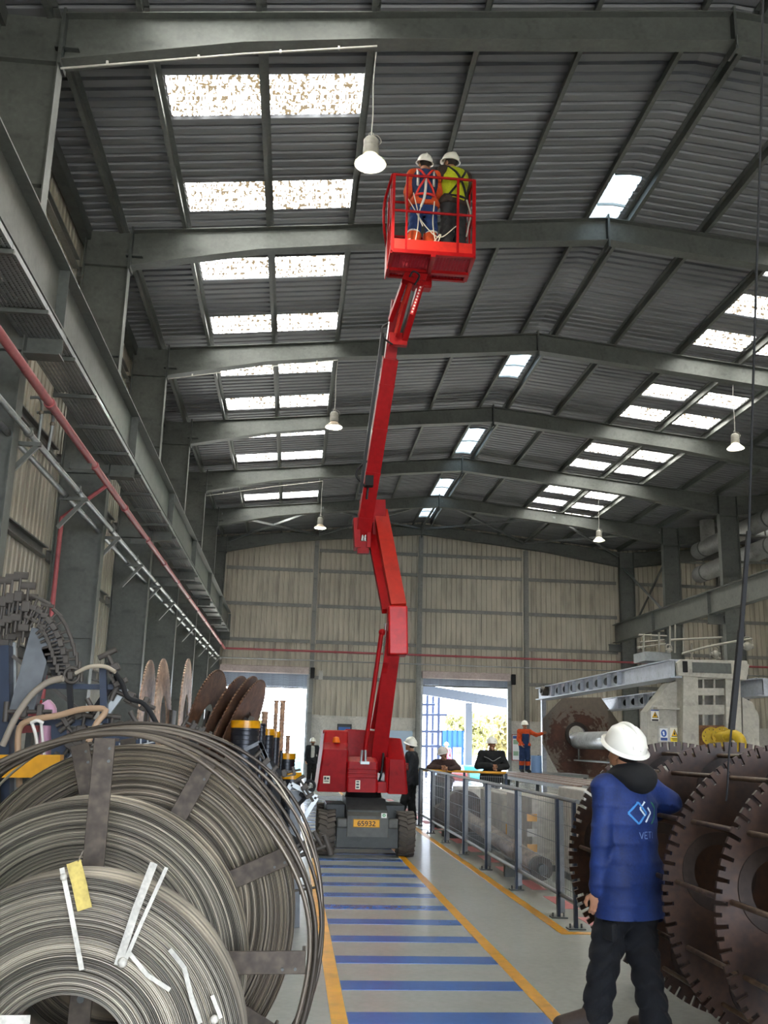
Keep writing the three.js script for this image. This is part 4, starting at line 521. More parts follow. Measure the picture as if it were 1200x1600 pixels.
{
  const j = thing('clamp_jig', 'tall navy and grey jig with an arch of screw clamps behind the coils', 'jig', [0, 0, 0]);
  mesh('post', bar(J3(4, 1010), J3(6, 1420), .11, .11), mats.navy, j); mesh('post', bar(J3(14, 1005, -.1), J3(20, 1420, -.1), .05, .1), mats.galv, j);
  mesh('brace', bar(J3(70, 985), J3(36, 1112), .16, .1, V(0, 0, 1)), slate, j); mesh('beam', bar(J3(50, 1072), J3(190, 1074), .05, .035), mats.navy, j); mesh('beam', bar(J3(-5, 1128), J3(150, 1130), .05, .04), mats.navy, j);
  mesh('post', bar(J3(161, 1040, .07), J3(163, 1130, .07), .045, .045), mats.navy, j); mesh('post', bar(J3(108, 1060, .07), J3(112, 1130, .07), .035, .035), mats.black, j); mesh('post', bar(J3(95, 1130), J3(97, 1400), .12, .1), mats.navy, j); mesh('post', bar(J3(169, 1105, -.07), J3(171, 1400, -.07), .05, .05), mats.navy, j);
  mesh('brace', bar(J3(20, 1025), J3(150, 1130), .022, .022), iron, j); mesh('brace', bar(J3(196, 1075), J3(95, 1210), .035, .05), mats.galv, j); mesh('brace', bar(J3(185, 1055), J3(100, 1180), .03, .04), mats.black, j); mesh('brace', bar(J3(50, 1100), J3(75, 1125), .03, .03), mats.black, j);
  // arched plate that carries the clamps
  const arc = [[-10, 972], [12, 955], [35, 950], [55, 958], [72, 975], [85, 995], [95, 1020], [104, 1048]].map(([u, v]) => J3(u, v, .05));
  mesh('arch_plate', [tube(arc, .016, 8, 40)], slate, j);
  for (const [u, v] of [[4, 940], [16, 935], [29, 932], [41, 948]]) clamp3(j, J3(u, v, .08), 0, .8).scale.y = 1.45;
  [[52, 950, -.3], [62, 955, -.45], [70, 962, -.15], [77, 970, -.7], [84, 980, -.9], [90, 992, -1.1], [95, 1005, -1.25], [99, 1018, -1.35], [103, 1031, -1.45], [107, 1044, -1.5], [110, 1056, -1.5]].forEach(([u, v, r], i) => { clamp3(j, J3(u, v, .08), r, .72); if (i % 2) clamp3(j, J3(u - 9, v + 8, -.06), r, .66); });
  for (const [u, v] of [[0, 968], [10, 975], [22, 966], [34, 962], [46, 962]]) clamp3(j, J3(u, v, -.06), 0, .7).scale.y = 1.3;
  mesh('arch_side', bar(J3(78, 1010), J3(100, 1062), .1, .1, V(0, 0, 1)), mats.black, j); mesh('hand_wheel', [torus(.05, .012, 18, 6).applyMatrix4(new THREE.Matrix4().setPosition(J3(112, 1055, .1)))], iron, j);
  [[122, 1115], [128, 1140], [118, 1150], [135, 1160], [110, 1165], [128, 1172], [180, 1150], [190, 1135], [172, 1142]].forEach(([u, v], i) => clamp3(j, J3(u, v, .1), i * .9 - 1, .95));
  clamp3(j, J3(178, 1044, .05), .5, 1.1); clamp3(j, J3(203, 1090, .05), 1.2, 1.1); clamp3(j, J3(36, 1112, .12), 1.6, 1.1);
  const h = [['curved pale hose looping from the arch of clamps to the jig post', [[4, 1165], [25, 1120], [50, 1085], [75, 1066], [98, 1060]], .022, M('#8d8375', .6)], ['brown hose arching over the yellow beam in front of the jig', [[30, 1230], [32, 1135], [50, 1125], [90, 1118], [130, 1108], [165, 1110], [150, 1132], [138, 1160]], .021, M('#a08468', .6)], ['thin pale hose bowed between the arch and the rear clamp', [[118, 1052], [140, 1042], [165, 1042], [180, 1050]], .014, M('#a59a86', .6)], ['black hose curving down beside the rear clamp of the jig', [[180, 1050], [192, 1070], [200, 1090], [225, 1100], [250, 1140]], .016, mats.black]];
  for (const [l, p, r, m] of h) tag(mesh('hose', tube(p.map(([u, v], i) => J3(u, v, .16 + .03 * i)), r, 8), m, scene), l, 'hose', 'hoses around the clamp jig');
  const b = thing('yellow_beam', 'short yellow painted beam on a dark stand beside the coils', 'beam', [0, 0, 0]); mesh('beam', bar(J3(-20, 1197, .3), J3(96, 1197, .3), .1, .14), mats.yellowPaint, b); mesh('stand', [bar(J3(-15, 1212, .25), J3(-15, 1420, .25), .1, .1), bar(J3(60, 1212, .2), J3(60, 1420, .2), .08, .08), bar(J3(-20, 1290, .2), J3(60, 1290, .2), .05, .05)], mats.black, b);
  const rp = thing('metal_panel', 'small red sheet metal panel behind the slanted brace', 'panel', [0, 0, 0]); mesh('sheet', bar(J3(46, 1100, -.5), J3(46, 1145, -.5), .2, .02, V(0, 0, 1)), mats.pipeRed, rp); mesh('edge', bar(J3(25, 1096, -.49), J3(66, 1096, -.49), .012, .02), mats.red, rp); mesh('stand', bar(J3(46, 1145, -.5), J3(46, 1145, -.5).setY(0), .04), mats.darkSteel, rp);
  tag(mesh('plastic_sheet', tube([J3(70, 1100, -.05), J3(78, 1110, -.04), J3(74, 1130, -.02), J3(70, 1160, -.05), J3(68, 1200, -.05)], .045, 7), new THREE.MeshPhysicalMaterial({ color: '#d9a7bd', roughness: .5, transmission: .3, thickness: 0, side: THREE.DoubleSide }), scene), 'crumpled pink plastic sheet hanging inside the jig', 'plastic');
  tag(mesh('plastic_sheet', [tube([J3(50, 1130, .25), J3(56, 1150, .25), J3(60, 1190, .25), J3(62, 1225, .25)], .012, 5), tube([J3(64, 1128, .25), J3(66, 1150, .25), J3(70, 1195, .25), J3(66, 1230, .25)], .01, 5), tube([J3(48, 1130, .25), J3(58, 1126, .26), J3(68, 1130, .25)], .012, 5)], new THREE.MeshPhysicalMaterial({ color: '#e9e4dc', roughness: .5, transmission: .4, thickness: 0, side: THREE.DoubleSide }), scene), 'clear plastic strips hanging from the brown hose', 'plastic');
  const gb = thing('dark_trough', 'long navy trough with a wire edge just behind the coils', 'trough', [0, 0, 0]); mesh('channel', [bar(J3(150, 1168, .2), J3(235, 1145, .2), .05, .1), bar(J3(150, 1176, .1), J3(240, 1150, .1), .03, .2)], mats.navy, gb); for (let i = 0; i < 8; i++) mesh('peg', bar(J3(165 + i * 11, 1178 - i * 2.6, .25), J3(165 + i * 11, 1166 - i * 2.6, .25), .01, .01), mats.galv, gb); mesh('wire_edge', bar(J3(150, 1180, .25), J3(245, 1158, .25), .008), mats.galv, gb);
}
// ---------- ring blades standing in a rack, drums and posts ----------
const bladeTan = M('#efe0cf', .5, .1, { map: T.rust }), bladeBrown = M('#8d705c', .55, .35, { map: T.rust });
const toothRing = (R, ri, n, d, th) => { const o = []; for (let i = 0; i < n; i++) { const a = i / n * 2 * PI, b = 2 * PI / n; for (const [f, r] of [[0, R], [.55, R], [.62, R - d], [.95, R - d]]) o.push([cos(a + b * f) * r, sin(a + b * f) * r]); } return at(poly(o, th, 0, ri ? [ringPts(ri, 40)] : []), 0, 0, -th / 2); };
{
  const src = toothRing(.8, .34, 90, .025, .018);
  const labels = ['pale ring saw blade with a square bore, first in the rack beside the trough', 'pale ring saw blade with a tall bore, second in the rack', 'pale ring saw blade standing third in the rack', 'brown ring saw blade leaning against the dark rack plates', 'dark ring saw blade leaning in the middle of the rack', 'brown ring saw blade leaning next to the yellow topped drums', 'rusty ring saw blade leaning last in the rack before the doorway'];
  [[-1.78, 1.78, -12.4, 91, 0, 0], [-1.6, 1.82, -12.6, 90, .06, 0], [-1.38, 1.86, -13.0, 91, 0, 0], [-1.15, 1.76, -13.2, 79, -.22, 1], [-.95, 1.73, -13.4, 80, -.36, 1], [-.8, 1.74, -13.5, 80, -.36, 1], [-.7, 1.7, -13.6, 80, -.36, 1]].forEach(([x, y, z, ry, lean, k], i) => {
    const b = thing('ring_blade', labels[i], 'saw blade', [x, y, z], 0, 'ring saw blades in the rack'); b.rotation.set(0, ry * PI / 180, 0); b.rotateOnWorldAxis(V(0, 0, 1), lean); mesh('disc', src.clone(), k ? bladeBrown : bladeTan, b); mesh('bore_plate', [box(.1, .5, .03, 0, 0, 0), box(.5, .1, .03, 0, -.29, 0)], iron, b);
  });
  const r = thing('blade_rack', 'dark steel rack holding the ring saw blades upright', 'rack', [-1.4, 0, -13.1]); mesh('frame', [box(1.7, .1, .1, 0, .95, .5), box(1.7, .1, .1, 0, .95, -.9), ...[-.8, .8].flatMap((x) => [box(.1, .95, .1, x, .475, .5), box(.1, .95, .1, x, .475, -.9)])], mats.darkSteel, r); for (const [x, l] of [[-.2, -.02], [.3, -.25], [.45, -.35], [.62, -.4]]) mesh('divider', box(.05, 1.3, .5, x, 1.35, -.3, 0, 0, l), dirtySteel, r);
  const drumM = M('#2c3038', .35, .3, { map: T.paint }), tan = M('#ecd0b6', .6, .1, { map: T.rust });
  const drum = (u, v, z, w, h, cap, label) => { const p = pz(u, v, z), d = thing('drum', label, 'drum', [p.x, 0, z], 0, 'dark drums by the doorway'), g = []; for (let y = 0; y < p.y - .06; y += .055) g.push([w / 2, y], [w / 2 - .006, y + .045], [w / 2 - .006, y + .05]); g.push([w / 2, p.y - .05], [0, p.y - .05]); mesh('barrel', lathe([[0, 0], ...g], 26), drumM, d); if (cap) mesh('rim', cyl([0, p.y - .06, 0], [0, p.y + .03, 0], w / 2 + .006, w / 2 + .006, 26), mats.yellowPaint, d); };
  drum(384, 1130, -12.5, .36, 0, 1, 'broad black drum with a yellow rim beside the leaning blades'); drum(409, 1128, -13.4, .12, 0, 0, 'slim dark tube drum behind the broad black drum'); drum(419, 1142, -14.2, .18, 0, 1, 'narrow black drum with a yellow rim and a post behind it'); drum(431, 1146, -15.0, .13, 0, 1, 'slim blue black drum with a yellow rim under the tall posts'); drum(440, 1168, -15.5, .06, 0, 0, 'thin dark tube standing beside the slim drums'); drum(449, 1180, -16.0, .26, 0, 1, 'low black drum with a yellow rim behind the thin tube'); drum(456, 1210, -13.6, .26, 0, 1, 'short black drum with a yellow rim nearest the lift');
  for (const [u, v, z, w, l] of [[414, 1115, -14.8, .1, 'short tan post behind the narrow black drum'], [432, 1097, -16, .075, 'tall tan post above the slim yellow rimmed drum'], [442, 1097, -16.2, .09, 'tall ribbed tan post beside the doorway drums'], [450, 1152, -17, .08, 'small brown post behind the low drum']]) { const p = pz(u, v, z), o = thing('post', l, 'post', [p.x, 0, z], 0, 'tan posts by the doorway'), g = [[w / 2, 0]]; for (let y = .05; y < p.y; y += .06) g.push([w / 2, y], [w / 2 - .006, y + .03]); g.push([w / 2, p.y], [0, p.y]); mesh('stem', lathe(g, 14), tan, o); mesh('cap', cyl([0, p.y, 0], [0, p.y + .03, 0], w / 2 + .004), tan, o); }
  // bent arms and clamps near the lift
  const a = thing('swing_arm', 'bent grey steel arm with dark clamps reaching towards the lift', 'jig arm', [0, 0, 0]), A = (u, v, dz = 0) => pz(u, v, -9.4 + dz);
  mesh('bent_bar', [bar(A(446, 1240), A(455, 1225), .05, .04), bar(A(455, 1225), A(495, 1246), .05, .04), bar(A(495, 1246), A(472, 1283), .05, .04)], mats.galv, a); mesh('base', [bar(A(462, 1235, -.1), A(460, 1434, -.1).setY(0), .1, .1), bar(A(470, 1240, -.1), A(455, 1290, -.1), .07, .05)], slate, a); mesh('pulley', [torus(.045, .014, 20, 8).applyMatrix4(new THREE.Matrix4().setPosition(A(484, 1228)))], mats.black, a); mesh('chain', tube([A(480, 1225), A(470, 1245), A(490, 1232), A(466, 1258)], .02, 6), mats.black, a);
  clamp3(a, A(476, 1230, .05), .6, .9); clamp3(a, pz(487, 1330, -9.0), -1.2, 1.5); clamp3(a, pz(478, 1322, -9.0), -1.0, 1.2); clamp3(a, pz(484, 1388, -7.6), -1.4, .7);
  mesh('low_bar', bar(pz(440, 1300, -9.1), pz(486, 1330, -9.0), .05, .05), mats.black, a);
  const s = thing('folding_frame', 'dark angled steel frame leaning over the wire coils', 'jig arm', [0, 0, 0]), S = (u, v) => pz(u, v, -8.2); mesh('leg', [bar(S(382, 1172), S(406, 1160), .03, .03), bar(S(406, 1160), S(420, 1190), .03, .03), bar(S(406, 1160), S(432, 1225), .03, .03)], slate, s); mesh('leg', bar(S(424, 1190), S(440, 1212), .03, .03), mats.black, s); clamp3(s, S(416, 1190), .8, .9); clamp3(s, S(444, 1208), 1.8, .8); clamp3(s, S(442, 1225), .4, .8); mesh('stand', bar(S(432, 1225), S(436, 1420), .06, .06), mats.black, s);
  [[378, 1135], [388, 1142], [372, 1150]].forEach(([u, v]) => clamp3(s, pz(u - 75, v, -8.0), 1.1, .8)); mesh('stand', bar(pz(302, 1150, -8.0), pz(304, 1400, -8.0), .06, .06), mats.black, s);
}
// ---------- mesh fence along the walkway ----------
{
  const f = thing('mesh_fence', 'waist high grey mesh fence on navy posts along the yellow line', 'fence', [2.75, 0, 0]), zs = [-9.53, -10.14, -12.0, -13.85, -15.65, -17.45, -19.25, -21.05, -22.1];
  let post, wires = {};
  const greyM = M('#8a8c8c', .45, .45, { map: T.paint });
  zs.forEach((z, i) => { const p = post ? copyMesh('post', post, f) : (post = mesh('post', [box(.03, 1.14, .05, 0, .57, 0)], mats.navy, f)); p.position.z = z; mesh('base_plate', [box(.16, .012, .12, 0, .006, z), cyl([-.055, 0, z], [-.055, .05, z], .009), cyl([.055, 0, z], [.055, .05, z], .009)], mats.darkSteel, f); if (i && i < 8) mesh('panel_post', box(.05, 1.12, .05, .05, .6, z - .05), greyM, f); });
  mesh('top_rail', cyl([.03, 1.15, -9.5], [.03, 1.15, -22.1], .022, .022, 10), greyM, f); mesh('bottom_rail', cyl([.03, .22, -9.5], [.03, .22, -22.1], .022, .022, 10), greyM, f);
  for (let i = 0; i + 1 < zs.length; i++) { const a = zs[i] - .05, b = zs[i + 1] + .04, g = []; for (let z = a; z > b; z -= .075) g.push(box(.003, .9, .003, .03, .69, z)); for (const y of [.3, .5, .7, .9, 1.08]) g.push(box(.006, .006, a - b, .034, y, (a + b) / 2)); mesh('wire_panel', g, greyM, f); }
  const e = thing('mesh_fence', 'short mesh fence with a yellow top rail where two men lean', 'fence', [0, 0, -22.15]); mesh('top_rail', cyl([2.78, 1.09, 0], [4.85, 1.07, 0], .028, .028, 10), mats.yellowPaint, e); for (const x of [2.95, 3.9, 4.85]) mesh('post', box(.05, 1.06, .05, x, .53, 0), mats.navy, e); { const g = []; for (let x = 2.8; x < 4.85; x += .05) g.push(box(.004, .8, .004, x, .6, 0)); for (const y of [.25, .5, .75, .98]) g.push(box(2.05, .006, .006, 3.82, y, 0)); mesh('wire_panel', g, greyM, e); }
  const s = thing('mesh_fence', 'short mesh fence return beside the big toothed discs', 'fence', [0, 0, -9.56]); mesh('top_rail', cyl([2.8, 1.14, 0], [4.4, 1.14, 0], .022), greyM, s); mesh('post', box(.05, 1.14, .05, 4.4, .57, 0), greyM, s); { const g = []; for (let x = 2.82; x < 4.38; x += .05) g.push(box(.004, .9, .004, x, .66, 0)); for (const y of [.25, .5, .75, 1.0]) g.push(box(1.55, .006, .006, 3.6, y, 0)); mesh('wire_panel', g, greyM, s); }
}
// ---------- row of big toothed discs joined by spacer rods ----------
{
  const R = .86, cx = 2.98, plate = M('#4c3626', .5, .1, { map: T.rust }), hubM = M('#3a302a', .55, .35, { map: T.rust }), rodM = M('#84796d', .45, .5, { map: T.rust });
  const slots = []; for (let i = 0; i < 96; i++) { const a = i / 96 * 2 * PI, b = 2 * PI / 96, d = i % 2 ? .032 : .062; for (const [f, r] of [[0, R], [.58, R], [.6, R - d], [.98, R - d]]) slots.push([cos(a + b * f) * r, sin(a + b * f) * r]); }
  const HA = [166, 94, 22, 310, 238].map((d) => d * PI / 180), hr = .54, src = at(poly(slots, .022, 0, HA.map((a) => ringPts(.15, 28, cos(a) * hr, sin(a) * hr).reverse())), 0, 0, -.011), o = thing('toothed_roller', 'row of big brown toothed steel discs joined by spacer rods on the floor', 'toothed roller', [cx, R, 0]), zs = [-7.5, -6.5, -5.62, -4.92, -4.3];
  zs.forEach((z, i) => { const m = mesh('toothed_disc', i ? src : src, plate, o); m.position.z = z; m.rotation.z = [.02, .03, .0, .0, .02][i]; for (const a of HA) mesh('bore_ring', at(poly(ringPts(.215, 32), .03, .002, [ringPts(.15, 32)]), cos(a) * hr, sin(a) * hr, -.015), hubM, m); });
  for (let k = 0; k < 14; k++) { const a = k / 14 * 2 * PI + 149 * PI / 180, r = .775; for (let i = 0; i + 1 < zs.length; i++) mesh('spacer_rod', cyl([cos(a) * r, sin(a) * r, zs[i]], [cos(a) * r, sin(a) * r, zs[i + 1]], .015, .015, 8), rodM, o); }
  const c = thing('lifting_sling', 'black lifting sling hanging down onto the toothed discs', 'sling', [0, 0, 0]), q = (u, v) => pz(u, v, -4.9); mesh('strap', [bar(q(1143, 1140), q(1158, 985), .026, .026), bar(q(1158, 985), q(1170, 830), .02, .02)], mats.black, c); mesh('rope', tube([q(1170, 840), q(1178, 560), q(1190, 150), q(1194, -250)], .007, 6, 40), mats.black, c); mesh('rope_end', tube([q(1143, 1140), q(1139, 1180), q(1137, 1225), q(1135, 1252)], .005, 6), mats.black, c);
}
{ const p = py(1056, 1532, 0), o = thing('brass_latch', 'small brass coloured metal piece lying on the floor by the discs', 'metal piece', [p.x, 0, p.z], .5); mesh('plate', rbox(.05, .016, .11, .004, 0, .008, 0), M('#7a5638', .4, .6), o); mesh('clip', [bar([-.012, .018, -.03], [0, .018, .02], .008), bar([.012, .018, -.03], [0, .018, .02], .008)], M('#c9b28c', .4, .6), o); }

// ---------- floor level parts behind the fence ----------
const beige = M('#c6c1b3', .6, .05, { map: T.paint }), dirtyPipe = M('#a39c90', .5, .25, { map: T.rust });
{
  const a = py(846, 1357, .27), b = py(728, 1277, .36); const p = thing('long_roller', 'long grey steel roller lying on the floor behind the mesh fence', 'roller', [0, 0, 0]);
  const near = V(a.x, .27, a.z), dir = b.clone().sub(near).normalize(), far = near.clone().add(dir.clone().multiplyScalar(7)); mesh('barrel', cyl(near, far, .12, .12, 22), dirtyPipe, p); mesh('collar', cyl(near.clone().add(dir.clone().multiplyScalar(-.02)), near.clone().add(dir.clone().multiplyScalar(.1)), .135, .135, 22), iron, p); mesh('stub_shaft', cyl(near.clone().add(dir.clone().multiplyScalar(-.12)), near, .06, .06, 16), mats.darkSteel, p); mesh('cradle', [box(.4, .14, .1, ...near.clone().lerp(far, .2).setY(.07).toArray()), box(.4, .14, .1, ...near.clone().lerp(far, .8).setY(.07).toArray())], mats.darkSteel, p);
  for (const [u, v, z, r, l] of [[703, 1278, -18.6, .42, 'dark round pulley wheel behind the fence beside the roller'], [676, 1275, -20.5, .24, 'small dark pulley wheel behind the far end of the fence']]) { const q = pz(u, v, z), w = thing('pulley_wheel', l, 'pulley', [q.x + .22, r, z], .2); mesh('rim', [cyl([0, 0, -.12], [0, 0, .12], r, r, 30)], hubMat(), w); mesh('hub', cyl([0, 0, -.16], [0, 0, .16], r * .3, r * .3, 20), iron, w); mesh('chock', [box(r * 1.5, .1, .1, 0, -r + .05, .16), box(r * 1.5, .1, .1, 0, -r + .05, -.16)], mats.darkSteel, w); }
  function hubMat() { return M('#5a4f47', .6, .3, { map: T.rust }); }
  const blk = (u0, u1, v0, v1, z, d, name, label, m = beige) => { const a = pz(u0, v0, z), b = pz(u1, v1, z), h = a.y - Math.max(0, b.y), y0 = Math.max(0, b.y), o = thing(name, label, 'machine base', [(a.x + b.x) / 2, 0, z - d / 2]); mesh('block', rbox(b.x - a.x, a.y, d, .02, 0, a.y / 2, 0), m, o); mesh('plinth', box(b.x - a.x + .06, .08, d + .06, 0, .04, 0), mats.darkSteel, o); return o; };
  const b1 = blk(830, 905, 1246, 1340, -13.8, 1.6, 'machine_base', 'beige concrete machine base with hazard striped edge behind the fence'); { const hz = (x, z) => { for (let i = 0; i < 4; i++) mesh('hazard_stripe', box(.14, .1, .012, x, .1 + i * .2, z), i % 2 ? mats.yellowPaint : mats.white, b1); }; hz(-.33, .81); }
  const b2 = blk(783, 826, 1240, 1310, -16.2, 1.8, 'machine_base', 'narrow beige machine base with yellow stripe next to the roller'); mesh('hazard_stripe', box(.2, .16, .012, -.05, .35, .91), mats.yellowPaint, b2); mesh('hazard_stripe', box(.2, .16, .012, .05, .1, .91), mats.yellowPaint, b2);
  blk(722, 780, 1232, 1280, -20.4, 1.2, 'machine_base', 'long low beige machine base under the leaning men');
  blk(912, 945, 1235, 1330, -12.3, 1.2, 'machine_base', 'pale machine base half hidden by the toothed discs', mats.white);
  const t = thing('plank_table', 'long steel table stacked with rusty flat bars behind the fence', 'table', [7.2, 0, -27]); mesh('frame', [box(1.9, .08, 11, 0, .78, 0)], mats.darkSteel, t); for (const x of [-.85, .85]) for (const z of [-5, -1.7, 1.7, 5]) mesh('leg', box(.09, .74, .09, x, .37, z), mats.darkSteel, t);
  const bars = M('#b4b6bb', .45, .35, { map: T.rust }); let bi = 0; for (let i = 0; i < 11; i++) { const o = mesh('flat_bar', box(.12, .02, rr(9, 10.6), 0, 0, 0), i % 3 ? bars : bladeBrown, scene); o.position.set(6.42 + i * .158, .832 + (i % 2) * .004, -27 + rr(-.4, .4));  tag(o, 'flat steel bar lying lengthwise on the long steel table', 'steel bar', 'flat bars on the steel table'); }
  const d = thing('work_platform', 'low grey work platform in front of the octagonal plate', 'platform', [9.0, 0, -35]); mesh('deck', box(2.6, .1, 2.4, 0, .72, 0), mats.galv, d); for (const x of [-1.2, 1.2]) for (const z of [-1.1, 1.1]) mesh('leg', box(.1, .68, .1, x, .34, z), mats.darkSteel, d);
  const br = thing('blue_barrel', 'light blue barrel standing on the platform by the worker', 'barrel', [8.66, .77, -34.6]); mesh('shell', lathe([[0, 0], [.19, 0], [.2, .03], [.19, .06], [.19, .3], [.2, .32], [.19, .34], [.19, .56], [.2, .59], [.17, .6], [0, .6]], 24), M('#7f9fca', .45), br); mesh('bung', cyl([.08, .6, 0], [.08, .62, 0], .03), mats.black, br);
}
// ---------- the big sawing machine with gantry beams ----------
{
  const lilac = M('#c9ced8', .45, .2, { map: T.paint }), m = thing('gantry_saw', 'big beige machine with perforated gantry beams and an octagonal rusty plate', 'machine', [0, 0, 0]), zn = -24, zfar = -38;
  const beam = (x, y0, h, z0, z1, n) => { const L = z0 - z1, hs = []; for (let i = 0; i < n; i++) { const c = L * (.2 + .47 * i / (n - 1)), w = .1, q = []; for (let k = 0; k < 14; k++) { const a = k / 14 * 2 * PI; q.push([L - c + cos(a) * .3, h * .5 + sin(a) * h * .3]); } hs.push(q); }
    const g = [at(poly([[0, 0], [L, 0], [L, h], [0, h]], .02, 0, hs), x, y0, z0, 0, PI / 2), span(x - .14, x + .42, y0 - .03, y0, z0, z1), span(x - .14, x + .42, y0 + h, y0 + h + .03, z0, z1), span(x + .36, x + .38, y0, y0 + h, z0, z1), span(x, x + .38, y0, y0 + h, z0, z0 - .02), span(x, x + .38, y0, y0 + h, z1, z1 + .02)]; const b = mesh('gantry_beam', g, lilac, m); mesh('inner_web', span(x + .34, x + .355, y0 + .01, y0 + h - .01, z0 - .03, z1 + .03), mats.darkSteel, b); for (let i = 0; i <= n; i++) mesh('stiffener', box(.14, h, .02, x - .06, y0 + h / 2, z1 + L * (.2 + .47 * (i - .5) / (n - 1))), lilac, b); return b; };  // extra dark sheet inside the beam stands for shade behind the holes
  const yb = pz(1058, 1057, zn).y, yt = pz(1058, 1032, zn).y, bx = pz(1056, 1040, zn).x;
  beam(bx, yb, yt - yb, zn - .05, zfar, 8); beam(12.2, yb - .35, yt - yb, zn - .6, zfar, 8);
  mesh('gantry_leg', bar([bx + .1, 0, zfar + .3], [bx + .1, yb, zfar + .3], .16, .2), lilac, m); mesh('gantry_leg', bar([12.2, 0, zfar + .3], [12.2, yb - .35, zfar + .3], .16, .2), mats.steel, m); mesh('knee_brace', bar([bx + .1, yb - .8, zfar + .35], [bx + .9, yb - 1.6, zfar + .35], .06), mats.galv, m);
  { const c = pz(862, 1078, -37).clone(); mesh('bearing', [cyl([bx - .25, yb + .25, -36.6], [bx + .1, yb + .25, -36.6], .18, .18, 18), cyl([bx - .3, yb + .25, -36.6], [bx, yb + .25, -36.6], .08)], iron, m); }
  // octagonal plate and its shaft, both facing the viewer
  const oc = pz(905, 1150, -37), pts = [[848, 1124], [878, 1091], [938, 1090], [968, 1132], [968, 1175], [938, 1218], [874, 1210], [848, 1162]].map(([u, v]) => { const p = pz(u, v, -37); return [p.x - oc.x, p.y - oc.y]; });
  const rustPlate = tex(512, 3, (u, v) => { const r = Math.hypot(u - .5, v - .5) * 3, a = Math.atan2(v - .5, u - .5), n = fbm(u, v, 10, 201), f = fbm(u, v, 46, 202, 3), ring = fbm(((a / PI + 1) * 4 % 8) / 8, (r * .7) % 1, 8, 203, 3, 24), k = sm(.4, .53, .5 * n + .25 * f + .25 * ring + .26 * (.95 - r) - .3 * (v - .5)), dk = .6 + .8 * n; return [mix(.56, .34 * dk, k) + .08 * (f - .5), mix(.55, .22 * dk, k) + .08 * (f - .5), mix(.53, .17 * dk, k) + .06 * (f - .5)]; });
  rustPlate.offset.set(.5, .5);
  const op = mesh('octagonal_plate', at(poly(pts.reverse(), .08, .01, [ringPts(.33, 32, -.12, .06)]), 0, 0, -.04), M('#c4b6ac', .6, .15, { map: rustPlate }), m); op.position.copy(oc); mesh('hub', at(poly(ringPts(.44, 32, -.12, .06), .12, .01, [ringPts(.33, 32, -.12, .06)]), 0, 0, .04), M('#1f1714', .7), op);
  const ax = pz(902, 1157, -37), shaftM = M('#e4e7e8', .25, .3, { map: T.paint }); mesh('shaft', cyl([ax.x, ax.y, -37.2], [ax.x, ax.y, -24.2], .31, .31, 30), shaftM, m); mesh('shaft_tray', [span(ax.x - .3, ax.x + .3, ax.y - .75, ax.y - .7, -26, -36.5), bar([ax.x - .3, ax.y - .7, -35.8], [ax.x - .3, ax.y - .3, -35.8], .05)], mats.steel, m);
  mesh('support', span(ax.x - .25, ax.x + .25, 0, ax.y - .75, -31, -31.4), beige, m);
  // housing
  const P = (u, v, z = zn) => { const p = pz(u, v, z); return [p.x, p.y]; }, plate = (pp, d, z, mat = beige, name = 'plate') => mesh(name, at(poly(pp.map(([u, v]) => P(u, v, z)), d, .01), 0, 0, z - d), mat, m);
  const foot = 1290;
  plate([[1012, foot], [1012, 1112], [1046, 1068], [1072, 1060], [1072, foot]], .5, -24.4, beige, 'wing_plate'); mesh('ledge', (() => { const a = P(1030, 1106), b = P(1066, 1106); return box(b[0] - a[0], .05, .3, (a[0] + b[0]) / 2, a[1], zn - .3); })(), beige, m);
  plate([[1066, foot], [1068, 1054], [1090, 1054], [1094, foot]], .5, zn, beige, 'upright'); plate([[1137, foot], [1134, 1054], [1156, 1054], [1163, foot]], .5, zn, beige, 'upright'); plate([[1164, foot], [1160, 1090], [1175, 1098], [1186, 1120], [1186, foot]], .5, -24.5, beige, 'wing_plate');
  plate([[1060, 1055], [1058, 1036], [1064, 1031], [1166, 1033], [1170, 1040], [1166, 1062]], .6, zn + .05, beige, 'head_box'); { const a = P(1080, 1035), b = P(1141, 1053); mesh('inset_panel', box(b[0] - a[0], a[1] - b[1], .03, (a[0] + b[0]) / 2, (a[1] + b[1]) / 2, zn + .07), mats.steel, m); const c = P(1069, 1042); mesh('slot', rbox(.13, .28, .03, .012, c[0], c[1], zn + .07), mats.black, m); }  // black block on the head box stands for the shade inside a slot
  plate([[1088, foot], [1088, 1040], [1140, 1040], [1140, foot]], .04, -26.4, mats.darkSteel, 'back_plate'); plate([[1088, foot], [1088, 1050], [1090, 1050], [1090, foot]], 1.6, -24.45, beige, 'side_plate'); plate([[1137, foot], [1137, 1050], [1139, 1050], [1139, foot]], 1.6, -24.45, beige, 'side_plate'); plate([[1088, 1056], [1088, 1052], [1139, 1052], [1139, 1056]], 1.6, -24.45, beige, 'top_plate');  // back plate coloured dark to paint in the shade of the open cells
  for (const [v0, v1] of [[1057, 1061], [1076, 1086], [1102, 1116], [1134, 1170]]) plate([[1090, v1], [1090, v0], [1135, v0], [1136, v1]], .35, zn - .1, v0 === 1134 ? M('#9c7b58', .7, .1, { map: T.rust }) : beige, 'cross_beam');
  for (const u of [1099, 1116]) plate([[u - 1, 1134], [u - 1, 1061], [u + 1, 1061], [u + 1, 1134]], .3, zn - .14, beige, 'fin');
  // warning signs
  const sign = (u0, u1, v0, v1, z, draw, bg) => { const a = P(u0, v0, z), b = P(u1, v1, z); mesh('warning_sign', card(b[0] - a[0], a[1] - b[1]).translate((a[0] + b[0]) / 2, (a[1] + b[1]) / 2, z), printed(lettering(128, 160, bg, draw)), m); };
